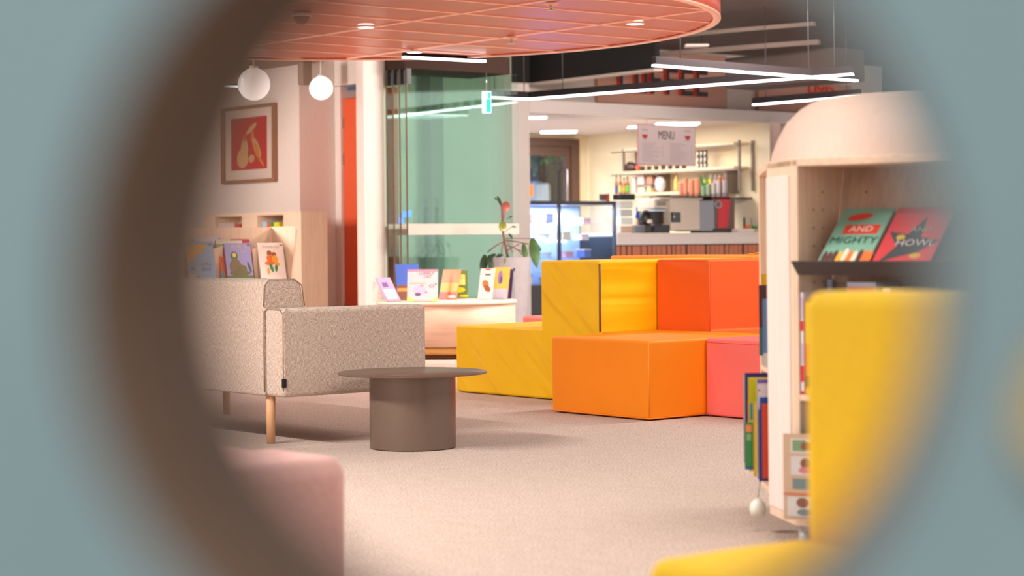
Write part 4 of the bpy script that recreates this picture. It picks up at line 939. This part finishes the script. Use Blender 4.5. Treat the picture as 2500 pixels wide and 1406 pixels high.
# outdoors seen through the door: shaded blue-grey wall with shrub
ow = box('wall_outside', (-3.5, 5.5, 6.2, 6.3, 0, 3.4), mat('outdoor_blue_grey', (120, 136, 176), .9, noise=.15, nscale=1.3), loc=(Q.x, Q.y, 0), rz=TH); ow['kind'] = 'structure'; ow['label'] = 'blue grey outdoor wall seen through the cafe door'; ow['category'] = 'wall'
sh = cthing('shrub', 'leafy green shrub outside, seen high through the cafe door', 'shrub', cq(1322, 5.4), 5.4, 0)
bm = nb(); random.seed(11)
for i in range(420):
    a, b2, r_ = random.random()*6.28, math.acos(2*random.random()-1), .2+.35*random.random()
    c_ = Vector((r_*math.sin(b2)*math.cos(a), r_*math.sin(b2)*math.sin(a)*.6, 2.35+r_*math.cos(b2)*.8)); s_ = .05
    vv = [bm.verts.new(c_+Vector((random.uniform(-s_, s_), random.uniform(-s_, s_), random.uniform(-s_, s_)))) for _ in range(3)]; bm.faces.new(vv)
fo = obj('foliage', bm, mat('shrub_green', (110, 160, 90), .7), sh); fo['kind'] = 'stuff'
bm = nb(); tube(bm, [(0, 0, 0), (.03, 0, 2.3)], .04, 8); obj('trunk', bm, M_st, sh)
area('outdoor_daylight', *w2(Q, -.9, 4.6), 3.1, 1.6, .8, 600, (.75, .87, 1.0), TH)
for (pa, pb, pt_, c_, lab) in ((1310, 1336, 440, (190, 206, 214), 'pale blue outdoor furniture cover seen low through the cafe door'), (1338, 1350, 446, (206, 206, 190), 'white outdoor board seen low through the cafe door')):
    yy_ = 5.3 if pa < 1330 else 4.7; xa, xb2 = cq(pa, yy_), cq(pb, yy_)
    b_ = box('outdoor_cover', (0, xb2-xa, 0, .3, 0, cz_(pa, pt_, xa, yy_)), flat(c_, .7), bevel=.08, seg=3); w_ = w2(Q, xa, yy_); b_.location = (w_.x, w_.y, 0); b_.rotation_euler = (0, 0, TH); tag(b_, lab, 'cover')
bw = cq(1297, 3.3)
t = cthing('door_poster', 'small bright orange and blue notice at the left edge of the door', 'poster', bw, 3.32, 1.55); 
bm = nb(); bx(bm, -.1, .06, 0, .004, 0, .16, 0); bx(bm, -.1, .06, 0, .004, -.42, -.2, 1); obj('sheet', bm, [flat((240, 120, 50)), flat((70, 150, 220))], t)

# ceiling lights in the cafe
for (pa, pb, py, lab, yy) in ((1291, 1334, 286, 'leftmost flush light in the cafe ceiling', .14), (1321, 1407, 321, 'flush light in the cafe ceiling above the brown door', .16), (1534, 1566, 309, 'flush light in the cafe ceiling half hidden by the menu', .14), (1602, 1704, 302, 'flush light in the cafe ceiling just above the menu', .16)):
    a, b_ = Pz(pa, py, 2.425), Pz(pb, py, 2.425); L = (b_-a).length
    t = thing('flush_light', lab, 'ceiling light', ((a.x+b_.x)/2, (a.y+b_.y)/2, 2.425), 0, 'flush lights in the cafe ceiling')
    bm = nb(); bx(bm, -L/2, L/2, -yy*1.4, yy*1.4, -.012, 0); obj('diffuser', bm, M_tube, t, bevel=.01)
    bm = nb(); bx(bm, -L/2-.02, L/2+.02, -yy*1.4-.02, yy*1.4+.02, -.004, .004); obj('trim_ring', bm, M_white, t)
area('cafe_light', *w2(Q, 1.9, 1.6), 2.40, 2.4, 1.8, 110, (1, .93, .82), TH)

# counter
cx0, cx1 = cq(1503, 0), 3.88
cn = cthing('counter', 'cafe counter with white top band and terracotta timber slats', 'counter', 0, 0, 0)
box('worktop', (cx0, cx1, -.04, .70, .985, 1.02), M_white, cn, bevel=.004)
box('front_band', (cx0, cx1, -.04, .02, .878, .985), M_white, cn)
box('carcass', (cx0, cx1, .03, .66, 0, .98), M_dark, cn)
edges = [325, 405, 490, 565, 620, 695, 790, 850, 910, 980, 1065, 1135, 1190, 1260, 1350, 1410, 1470, 1535, 1625, 1685, 1750, 1810, 1890, 1955, 2015, 2080, 2160, 2220, 2275, 2335]
wids = [60, 65, 55, 53, 58, 75, 45, 50, 60, 65, 50, 40, 60, 60, 50, 50, 60, 65, 45, 55, 50, 60, 50, 55, 55, 50, 50, 50, 55, 40]
for e_, wd in zip(edges, wids):
    xa, xb2 = cq(1450+e_/5.857, 0), cq(1450+(e_+wd)/5.857, 0)
    box('slat', (xa, xb2, .016, .03, .02, .868), M_slat, cn, bevel=.003, seg=1)
# pastry case
fx0, fx1 = cq(1296, 0), cq(1499, 0)
fr = cthing('display_fridge', 'black framed glass pastry display fridge with cool blue light', 'display fridge', 0, 0, 0)
M_ff = mat('fridge_frame_charcoal', (70, 68, 72), .4); xm = cq(1362, 0)
zt = 1.405
for n_, d_ in (('frame_post', (fx0-.25, fx0-.21, -.04, .0, .0, zt)), ('frame_post', (xm-.016, xm+.016, -.04, 0, .0, zt)), ('frame_post', (fx1-.028, fx1, -.04, 0, 0, zt)), ('frame_post', (fx1-.028, fx1, .62, .66, 0, zt)),
               ('top_frame', (fx0-.25, fx1, -.04, .66, zt-.045, zt)), ('base', (fx0-.25, fx1, -.035, .66, 0, .42))):
    box(n_, d_, M_ff, fr)
box('pane', (fx0-.21, xm-.016, -.03, -.024, .42, zt-.045), M_bluegl, fr); box('pane', (xm+.016, fx1-.028, -.03, -.024, .42, zt-.045), M_bluegl, fr); box('side_pane', (fx1-.012, fx1-.006, .0, .62, .42, zt-.045), M_bluegl, fr)
box('back_panel', (fx0-.25, fx1-.03, .60, .62, .42, zt-.045), mat('fridge_back_blue', (150, 168, 210), .3), fr)
M_cool = em('fridge_strip_light', (215, 232, 255), 2.5)
for z in (1.13, .93, .72, .55):
    box('shelf', (fx0-.2, fx1-.04, .06, .58, z, z+.01), M_bluegl, fr)
for z in (1.12, .915):
    box('shelf_light', (xm+.02, xm+.42 if z > 1 else xm+.16, .04, .06, z, z+.028), M_cool, fr)
box('shelf_light', (xm-.13, xm-.03, .04, .06, .915, .95), M_cool, fr); box('shelf_light', (xm-.08, xm-.03, .04, .06, 1.12, 1.145), M_cool, fr)
area('fridge_glow', *w2(Q, (fx0+fx1)/2, .3), 1.34, 1.0, .3, 42, (.86, .93, 1.0), TH)
random.seed(5)
pal = [(226, 206, 196), (120, 120, 180), (190, 206, 220), (206, 150, 170), (90, 110, 170), (226, 222, 210), (200, 180, 150)]
words = ['first', 'second', 'third', 'fourth', 'fifth', 'sixth']
k = 0
for zi, z in enumerate((1.14, .94, .73, .43)):
    for j in range(4):
        x = fx0+.08+.30*j+random.uniform(-.03, .03); w_ = random.uniform(.07, .13); hh = random.uniform(.05, .11)
        if x+w_ > fx1-.05: continue
        t = cthing('pastry_box', '%s item from the left on the %s shelf of the pastry fridge' % (words[j], ['top', 'second', 'third', 'bottom'][zi]), 'food box', x, .2, z+.001, 'items in the pastry fridge')
        box('box', (0, w_, 0, .15, 0, hh), flat(pal[k % 7], .5), t, bevel=.004); box('lid', (-.003, w_+.003, -.003, .153, hh, hh+.012), flat(pal[(k+3) % 7], .4), t); k += 1

# shelves on the cream wall (run along local y at x = 3.9, nearer to the right)
XS = 3.62
def cy_(px, x=XS, py=420.): return ly(Q, px, x, py)
yR, yL, yT = cy_(1806), cy_(1492), cy_(1545)
def sz(px, py, x=XS): return zat(px, py, w2(Q, x, cy_(px, x, py)).y)
su = thing('wall_shelving', 'three tier pale timber wall shelving with grey metal frames in the cafe', 'shelving', (Q.x, Q.y, 0), TH)
M_fr2 = mat('grey_bronze_frame', (128, 112, 98), .5); M_sh = mat('pale_shelf_board', (222, 200, 168), .6)
z1, z2, z3 = sz(1700, 352), sz(1700, 410), sz(1560, 471)
for z in (z1, z2): box('shelf_board', (XS, 3.895, yR+.1, cy_(1520), z-.035, z), M_sh, su, bevel=.003)
box('shelf_board', (XS, 3.895, cy_(1657), cy_(1548), z3-.035, z3), M_sh, su, bevel=.003)
for yp in (yR, yL-.22):
    pass
bm = nb()
for yp, za, zc in ((yR, z3-.02, z1+.02), (cy_(1523), z2, z1)):
    bx(bm, XS, XS+.025, yp-.0, yp+.03, za, zc); bx(bm, 3.86, 3.89, yp, yp+.03, za, zc)
for z in (z1, z2): bx(bm, XS, XS+.02, yR, yL, z-.055, z-.036)
obj('metal_frame', bm, M_fr2, su)
box('bracket', (XS+.04, 3.89, cy_(1768), cy_(1768)+.02, z3-.05, z2), M_fr2, su)
box('bracket', (XS+.04, 3.89, cy_(1600), cy_(1600)+.02, z3-.05, z2), M_fr2, su)
box('metal_tray', (XS-.02, 3.89, cy_(1800), cy_(1640), sz(1720, 484)-.02, sz(1720, 484)), M_dark2, su)
# items on the shelves
def sput(name, lab, cat, px, py_base, x=3.70, group=None, z=None):
    y = ly(Q, px, x, py_base); w_ = w2(Q, x, y); zz = z if z is not None else zat(px, py_base, w_.y)
    t = thing(name, lab, cat, (w_.x, w_.y, zz), TH, group); return t, F/w_.y
ZT3 = z3
def bottle(lab, px, ptop, wpx, body, cap, lbl=None, base=470, group='syrup bottles on the cafe shelf', z=None):
    t, s = sput('bottle', lab, 'bottle', px, base, group=group, z=z if z is not None else ZT3)
    h = (base-ptop)/s; r = wpx/s/2
    bm = nb(); lathe(bm, [(0, 0), (r, 0), (r, h*.5), (r*.9, h*.58), (r*.35, h*.72), (r*.33, h*.86), (0, h*.86)], n=16); obj('body', bm, mat('bottle_%02x%02x%02x' % body, body, .2), t, smooth=False)
    bm = nb(); lathe(bm, [(0, h*.86), (r*.45, h*.86), (r*.4, h), (0, h)], n=12); obj('cap', bm, flat(cap), t)
    if lbl: bm = nb(); lathe(bm, [(r*1.02, h*.08), (r*1.03, h*.09), (r*1.03, h*.45), (r*1.02, h*.46)], n=16); obj('bottle_label', bm, flat(lbl), t)
    return t
bottle('amber syrup bottle with a violet label, leftmost on the cafe shelf', 1505, 424, 8, (190, 84, 30), (60, 40, 40), (96, 84, 150))
bottle('dark amber syrup bottle with a green label, second on the shelf', 1515, 424, 8, (140, 52, 30), (60, 40, 40), (176, 190, 80))
bottle('orange syrup bottle with an amber label, third on the shelf', 1524, 430, 8, (180, 90, 40), (50, 40, 40), (226, 150, 80))
bottle('green labelled syrup bottle, fourth on the shelf', 1532, 428, 9, (150, 70, 30), (50, 40, 40), (90, 190, 60))
bottle('tall sauce bottle with a red cap in the middle of the shelf', 1651, 420, 10, (230, 180, 90), (206, 20, 20), (232, 190, 100))
def carton(lab, px0, px1, ptop, pbot, rgb, z=None, cat='box', name='carton', x=3.68, group='cartons on the cafe shelf', lid=None):
    t, s = sput(name, lab, cat, (px0+px1)/2, pbot, x, group, z if z is not None else ZT3); w_ = (px1-px0)/s; h = (pbot-ptop)/s
    # wide along the wall; seen face has width w_/sin
    L = w_/1.0
    box('body', (0, .12, -L/2, L/2, 0, h), flat(rgb, .6), t, bevel=.006); box('lid', (-.004, .124, -L/2-.004, L/2+.004, h, h+.01), flat(lid or tuple(int(c*.9) for c in rgb), .6), t)
    return t, h
carton('white carton behind the syrup bottles', 1540, 1552, 434, 470, (226, 214, 200))
carton('cream tub in the middle of the lower cafe shelf', 1554, 1576, 458, 470, (236, 216, 190)); carton('pale yellow tub beside the cream one', 1577, 1590, 457, 470, (236, 210, 160))
t, h = carton('pink and white carton resting on the tubs', 1553, 1574, 428, 450, (232, 206, 198), z=ZT3+.115); carton('terracotta box right of the pink carton', 1576, 1594, 432, 450, (206, 140, 116), z=ZT3+.115)
carton('flat grey tray under the two upper cartons', 1552, 1598, 451, 455, (160, 146, 140), z=ZT3+.078)
t, s = sput('plastic_bag', 'crumpled clear plastic bag of lids on the cafe shelf', 'bag', 1612, 470, z=ZT3)
bm = nb(); bmesh.ops.create_icosphere(bm, subdivisions=3, radius=1); random.seed(2)
for v in bm.verts: v.co = Vector((v.co.x*.065, v.co.y*.085, max(0, (v.co.z+.95)*.115)))*(1+random.uniform(-.07, .07))
obj('bag', bm, mat('milky_plastic', (206, 200, 202), .2), t, smooth=True)
# cup stacks standing on the tray
zc = sz(1720, 484)
def cups(lab, px, ptop, wpx, rgb, n=9, group='stacks of paper cups', x=3.66):
    t, s = sput('cup_stack', lab, 'cups', px, 482, x, group, zc); h = (484-ptop)/s; r = wpx/s/2
    n = 12; step = h*.72/n; ch = h*.28
    for i in range(n):
        bm = nb(); z_ = i*step; lathe(bm, [(0, z_), (r*.84, z_), (r*.97, z_+ch), (r, z_+ch), (r, z_+ch+.004), (r*.9, z_+ch+.004)], n=14); obj('cup', bm, flat(rgb, .5), t, smooth=True)
cups('short stack of peach paper cups, leftmost', 1661, 443, 14, (240, 172, 142)); cups('tall stack of peach paper cups, second', 1674, 432, 13, (242, 168, 138))
cups('stack of peach paper cups, third from left', 1689, 437, 14, (240, 160, 128)); cups('stack of peach paper cups, fourth from left', 1704, 434, 14, (240, 160, 126))
cups('stack of sage green cups beside the peach ones', 1718, 452, 13, (150, 176, 146)); cups('second stack of pale sage cups', 1730, 448, 13, (166, 186, 156))
cups('stack of clear grey cups left of the tall white stack', 1743, 446, 12, (206, 200, 190)); cups('stack of whitish cups below the coloured bottles', 1755, 440, 12, (222, 216, 214)); cups('stack of clear cups at the right end', 1770, 440, 13, (214, 206, 210))
zt_ = zc+.0
for (px, top, wp, b_, c_, l_, lab) in ((1712, 427, 10, (60, 160, 100), (60, 180, 120), (80, 170, 110), 'green bottle behind the cup stacks'), (1722, 429, 10, (210, 220, 80), (120, 190, 80), (40, 160, 90), 'lime bottle with a green disc behind the cups'),
        (1735, 426, 11, (216, 214, 90), (240, 236, 220), (216, 214, 80), 'yellow green bottle behind the cups'), (1747, 427, 9, (206, 180, 206), (240, 230, 236), (206, 180, 206), 'lilac bottle behind the cups'), (1757, 427, 11, (240, 150, 50), (246, 226, 216), (240, 140, 40), 'orange bottle behind the cups'), (1771, 426, 13, (236, 120, 120), (246, 226, 226), (206, 60, 60), 'pink and red bottle at the right end of the shelf')):
    t, s = sput('bottle', lab, 'bottle', px, 482, 3.80, 'coloured bottles behind the cups', zc); h = (484-top)/s; r = wp/s/2
    bm = nb(); lathe(bm, [(0, 0), (r, 0), (r, h*.78), (r*.6, h*.86), (0, h*.86)], n=14); obj('body', bm, flat(b_, .3), t)
    bm = nb(); lathe(bm, [(0, h*.86), (r*.6, h*.86), (r*.55, h), (0, h)], n=12); obj('cap', bm, flat(c_), t)
    bm = nb(); lathe(bm, [(r*1.02, h*.3), (r*1.03, h*.31), (r*1.03, h*.7), (r*1.02, h*.71)], n=14); obj('bottle_label', bm, flat(l_), t)
# things on the middle shelf
t, s = sput('bean_bag', 'heap of dark coffee bean bags on the middle cafe shelf', 'bag', 1540, 410, z=z2)
bm = nb(); bmesh.ops.create_icosphere(bm, subdivisions=3, radius=1)
for v in bm.verts: v.co = Vector((v.co.x*.07, v.co.y*.12, max(0, (v.co.z+.7)*.075)))*(1+random.uniform(-.1, .1))
obj('bag', bm, mat('dark_bean_bag', (70, 42, 38), .35), t, smooth=True)
t, s = sput('red_cup', 'coral red cup at the left edge of the menu board', 'cup', 1557, 400, z=z2)
bm = nb(); lathe(bm, [(0, 0), (.026, 0), (.032, .075), (.028, .075), (.024, .01), (0, .01)], n=16); obj('cup', bm, flat((236, 100, 80)), t)
for i in range(7):
    px = 1568+i*17; t, s = sput('dark_glass', '%s small dark glass from the left beneath the menu board' % ['first', 'second', 'third', 'fourth', 'fifth', 'sixth', 'seventh'][i], 'glass', px, 405, z=z2, group='dark glasses on the middle shelf')
    bm = nb(); lathe(bm, [(0, 0), (.03, 0), (.034, .06), (.03, .06), (.028, .008), (0, .008)], n=14); obj('glass_body', bm, flat((58, 46, 52), .2), t)
bk = 0
for c in range(3):
    for r_ in range(3):
        px = 1706+c*9; t, s = sput('mug', 'black and white cup, %s of three high, %s column right of the menu' % (['bottom', 'middle', 'top'][r_], ['first', 'second', 'third'][c]), 'mug', px, 400, z=z2+.001+r_*.078, group='stacked cups right of the menu')
        bm = nb(); lathe(bm, [(0, 0), (.016, 0), (.022, .03), (.022, .074), (.018, .074), (.018, .01), (0, .01)], n=14); obj('body', bm, flat((52, 44, 44), .3), t)
        bm = nb(); bx(bm, -.006, .006, .02, .036, .02, .06); obj('handle', bm, M_black, t); box('printed_band', (-.0245, -.021, -.012, .014, .015, .055), flat((232, 218, 204)), t)

# menu board
mx0, mx1 = cq(1561, .2), cq(1698, .2)
wq = w2(Q, 0, .2); mzt, mzb = zat(1562, 305, w2(Q, mx0, .2).y), zat(1562, 400, w2(Q, mx0, .2).y)
mn = cthing('menu_board', 'white hanging MENU board with two red bowl emblems over the counter', 'menu', mx0, .2, 0)
mw, mh = mx1-mx0, mzt-mzb
box('board', (0, mw, 0, .02, mzb, mzt), mat('menu_white', (224, 204, 204), .5), mn)
bm = nb()
for d_ in ((-.012, 0, 0, .02, mzb-.012, mzt+.012), (mw, mw+.012, 0, .02, mzb-.012, mzt+.012), (0, mw, 0, .02, mzb-.012, mzb), (0, mw, 0, .02, mzt, mzt+.012)): bx(bm, *d_)
obj('edge_strip', bm, mat('menu_edge_rose', (200, 150, 140), .6), mn)
text('heading', 'MENU', .15, flat((60, 50, 52)), mn, face_my(mw*.49, -.002, mzt-.12), sx=.7)
for cx in (.11, .87):
    bm = nb(); n = 12
    bm.faces.new([bm.verts.new((mw*cx+.05*math.cos(math.pi+math.pi*i/n), -.002, mzt-.115+.05*math.sin(math.pi+math.pi*i/n))) for i in range(n+1)]).material_index = 0
    quad(bm, mw*cx-.03, mw*cx+.03, mzt-.178, mzt-.172, -.002, 1)
    me = bpy.data.meshes.new('emblem'); bm.to_mesh(me); bm.free(); me.materials.append(flat((190, 50, 36))); me.materials.append(flat((150, 120, 120)))
    o_ = bpy.data.objects.new('emblem', me); C.objects.link(o_); o_.parent = mn
    text('emblem_lettering', 'OTTO', .04, flat((150, 120, 124)), mn, face_my(mw*cx, -.002, mzt-.06))
bm = nb(); random.seed(9)
for col in (0, 1):
    for i in range(13):
        z = mzt-.22-i*.019; x0 = .06 if col == 0 else mw*.55
        quad(bm, x0, x0+random.uniform(.16, .34), z, z+.005, -.0015, 0)
    for i in range(9): quad(bm, (.40 if col == 0 else mw*.93), (.42 if col == 0 else mw*.95), mzt-.24-i*.019, mzt-.235-i*.019, -.0015, 0)
me = bpy.data.meshes.new('menu_lines'); bm.to_mesh(me); bm.free(); me.materials.append(flat((176, 156, 158)))
o_ = bpy.data.objects.new('menu_lines', me); C.objects.link(o_); o_.parent = mn
for x in (.15, mw-.15):
    bm = nb(); tube(bm, [(x, .01, mzt+.012), (x, .01, 2.43)], .003, 6); obj('cable', bm, M_steel, mn)

# counter-top items
def ci(name, lab, cat, px, y=.25, z=1.02, rz=0.): x = cq(px, y); return cthing(name, lab, cat, x, y, z, rz=rz), F/w2(Q, x, y).y
# glass jar tower
t, s = ci('glass_canister', 'tall square glass canister with a black lid and white packets on the counter', 'canister', 1524, .2)
w_ = 40/s*1.15
box('glass_body', (-w_/2, w_/2, -.07, .07, 0, .41), M_clear, t); box('lid', (-w_/2-.004, w_/2+.004, -.075, .075, .41, .48), M_black, t, bevel=.006)
for i, c_ in enumerate(((206, 160, 130), (226, 222, 214), (200, 196, 190), (232, 226, 216))):
    box('packet', (-w_/2+.01, w_/2-.02+.01*(i % 2), -.05, .05, .005+.1*i, .09+.1*i), flat(c_, .6), t, bevel=.01)
# small till screen on fridge
t, s = ci('till', 'small till screen with a red edge standing on the pastry fridge', 'till', 1475, .3, 1.406)
box('screen', (-.06, .05, 0, .02, .02, .095), mat('screen_grey', (110, 92, 84), .3), t); box('edge_panel', (.05, .09, -.002, .022, .0, .1), flat((214, 70, 40)), t); box('stand', (-.03, .03, 0, .05, 0, .02), M_white, t)
# grinder + kettle
t, s = ci('blue_funnel', 'blue funnel above a tan coffee hopper left of the espresso machine', 'funnel', 1555, .42)
bm = nb(); lathe(bm, [(0, 0), (.05, 0), (.065, .10), (.05, .17), (0, .19)], n=20); obj('hopper', bm, flat((214, 180, 150), .5), t, smooth=True)
bm = nb(); lathe(bm, [(.03, .19), (.012, .25), (.01, .32), (.032, .325)], n=16); obj('funnel', bm, flat((40, 84, 206), .4), t, smooth=True)
t, s = ci('milk_steamer', 'black domed milk steamer on a charcoal base beside the espresso machine', 'steamer', 1582, .22)
box('base', (-.11, .0, -.06, .2, 0, .10), M_dark2, t, bevel=.01)
bm = nb(); lathe(bm, [(0, .10), (.075, .10), (.09, .16), (.075, .25), (.03, .29), (0, .295)], -.02, .03, n=24); obj('dome', bm, M_black, t, smooth=True)
box('cup', (-.06, .0, -.09, -.03, .12, .17), flat((226, 206, 190)), t, bevel=.015)
# espresso machine
t, s = ci('espresso_machine', 'boxy cream and steel espresso machine on the cafe counter', 'coffee machine', 1622, .30)
xa = lambda px: cq(px, .30)-cq(1622, .30)
M_cr = mat('cream_enamel', (226, 208, 190), .4)
box('body', (xa(1622), xa(1693), -.12, .35, .03, .42), M_cr, t, bevel=.012)
box('side_panel', (xa(1693), xa(1730), -.12, .35, .02, .41), mat('blue_grey_steel', (150, 150, 158), .35, metal=.4), t, bevel=.008)
box('top_tray', (xa(1596), xa(1700), -.12, .35, .42, .44), M_cr, t, bevel=.004)
box('group_head', (xa(1591), xa(1622), -.05, .25, .31, .42), M_cr, t, bevel=.008)
box('vent', (xa(1597), xa(1620), -.053, -.05, .34, .40), mat('vent_grey', (150, 144, 136), .5), t)
box('recess', (xa(1588), xa(1620), .0, .25, .12, .28), mat('dark_brown_recess', (50, 38, 30), .3), t)
box('control_window', (xa(1622), xa(1645), -.124, -.12, .13, .26), mat('dark_green_glass', (52, 62, 58), .15), t)
bm = nb(); tube(bm, [(xa(1627), -.14, .26), (xa(1626), -.15, .19), (xa(1624), -.14, .16)], .012, 8); obj('steam_wand', bm, M_steel, t, smooth=True)
box('drip_tray', (xa(1585), xa(1622), -.10, .25, .0, .10), M_dark2, t, bevel=.008)
box('sensor_pad', (xa(1583), xa(1608), -.12, -.02, .27, .295), flat((190, 206, 226), .2), t)
for px in (1630, 1688, 1720):
    bm = nb(); tube(bm, [(xa(px), .0, 0), (xa(px), .0, .03)], .015, 10); obj('foot', bm, M_black, t)
box('top_cover', (xa(1632), xa(1728), -.08, .35, .44, .465), M_dark, t, bevel=.01)
# red grinder
t, s = ci('coffee_grinder', 'red and brown coffee machine with a white oval badge, right of the cream one', 'coffee machine', 1733, .26)
xa = lambda px: cq(px, .26)-cq(1733, .26)
box('body', (xa(1731), xa(1784), -.08, .32, .04, .43), mat('brown_grey_enamel', (112, 82, 78), .35), t, bevel=.012)
bm = nb(); prism(bm, [(xa(1741), .06), (xa(1762), .06), (xa(1766), .13), (xa(1773), .425), (xa(1743), .425)], -.086, -.08, 'y'); obj('red_panel', bm, mat('bright_red_enamel', (216, 8, 32), .3), t)
box('foot_bar', (xa(1730), xa(1786), -.10, .3, .0, .05), mat('dark_foot', (70, 60, 60), .5), t, bevel=.01)
bm = nb(); cxm = (xa(1727)+xa(1752))/2+.01
ellipse(bm, cxm+.01, .36, .065, .045, -.0875, 0); ellipse(bm, cxm+.01, .36, .055, .035, -.0885, 1); ellipse(bm, cxm+.01, .36, .045, .018, -.0895, 0); ellipse(bm, cxm+.01, .36, .038, .012, -.0905, 1)
me = bpy.data.meshes.new('badge'); bm.to_mesh(me); bm.free(); me.materials.append(flat((222, 206, 206))); me.materials.append(flat((60, 44, 48)))
o_ = bpy.data.objects.new('badge', me); C.objects.link(o_); o_.parent = t
box('hopper_lid', (xa(1733), xa(1780), -.04, .3, .43, .46), mat('dark_red_lid', (96, 16, 26), .4), t, bevel=.01)
# small things at the right of the counter
t, s = ci('tap', 'small black tap standing on the right part of the counter', 'tap', 1817, .3, 1.02)
bm = nb(); tube(bm, [(0, 0, 0), (0, 0, .19), (.03, -.02, .2), (.05, -.05, .17)], .012, 8); obj('spout', bm, M_black, t, smooth=True)
t, s = ci('white_tray', 'low white tray at the right end of the counter', 'tray', 1812, .1, 1.02)
box('tray', (-.13, .16, -.06, .12, 0, .05), M_white, t, bevel=.008)
t, s = ci('orange_fruit_tub', 'orange tub on the white tray at the right of the counter', 'tub', 1824, .08, 1.071)
box('tub', (-.035, .035, -.03, .03, 0, .04), flat((232, 110, 30)), t, bevel=.012)
t, s = ci('green_tub', 'green tub beside the orange one on the counter', 'tub', 1842, .08, 1.071)
box('tub', (-.035, .035, -.03, .03, 0, .035), flat((60, 150, 70)), t, bevel=.012); box('bottle', (-.03, .02, 0, .04, .035, .14), flat((190, 180, 166)), t, bevel=.01)
# dark pipe/frame fixture beside the dome
yw = ly(Q, 1884, 3.3)
b_ = box('wall_cabinet', (0, .12, 0, .05, 1.75, 2.22), mat('mauve_cabinet', (160, 134, 128), .6)); w_ = P(1888, 400, 22.0); b_.location = (w_.x, w_.y, 0); b_.rotation_euler = (0, 0, TH); tag(b_, 'narrow mauve wall cabinet just left of the pale dome', 'cabinet')

# ============================================================ NEAR PERFORATED SCREEN
HC = P(1288, 690, .425)
YAW = math.radians(-11)
def holed(w0, w1, h0, h1, holes, t):
    cu = bpy.data.curves.new('c', 'CURVE'); cu.dimensions = '2D'; cu.fill_mode = 'BOTH'; cu.extrude = t/2
    def spl(pts):
        s = cu.splines.new('POLY'); s.points.add(len(pts)-1)
        for p_, q in zip(s.points, pts): p_.co = (q[0], q[1], 0, 1)
        s.use_cyclic_u = True
    spl([(w0, h0), (w1, h0), (w1, h1), (w0, h1)])
    for (cx, cy, r) in holes: spl([(cx+r*math.cos(2*math.pi*i/96), cy+r*math.sin(2*math.pi*i/96)) for i in range(96)])
    o = bpy.data.objects.new('c', cu); C.objects.link(o); dg = bpy.context.evaluated_depsgraph_get()
    me = bpy.data.meshes.new_from_object(o.evaluated_get(dg)); bpy.data.objects.remove(o); bpy.data.curves.remove(cu); return me
scr = thing('perforated_screen', 'large out-of-focus teal panel in the foreground with a round viewing hole', 'screen', (HC.x, HC.y, 0), YAW)
HR = .0856; TT = .085
h2 = P(2560, 945, .45)-HC
holes = [(0, HC.z, HR), (h2.x/math.cos(YAW), HC.z+h2.z, .019)]
me = holed(-.62, .62, .0, 1.55, holes, TT)
M_teal = mat('teal_felt', (122, 147, 152), .95, noise=.05, nscale=8, bump=.1, bscale=300)
me.materials.clear(); me.materials.append(M_teal); me.transform(Matrix.Rotation(math.pi/2, 4, 'X'))
po = bpy.data.objects.new('panel', me); C.objects.link(po); po.parent = scr
M_lin = mat('brown_hole_edge', (96, 74, 58), .8, noise=.1, nscale=20)
for (cx, cz2, r) in holes:
    bm = nb(); lathe(bm, [(r, -TT/2-.0005), (r-.0015, -TT/2-.0005), (r-.0015, TT/2+.0005), (r, TT/2+.0005)], n=96)
    bmesh.ops.transform(bm, matrix=Matrix.Translation((cx, 0, cz2)) @ Matrix.Rotation(math.pi/2, 4, 'X'), verts=bm.verts)
    obj('hole_lining', bm, M_lin, scr)
for x in (-.5, .5): box('foot', (x-.03, x+.03, -.14, .14, 0, .02), M_lin, scr, bevel=.004)
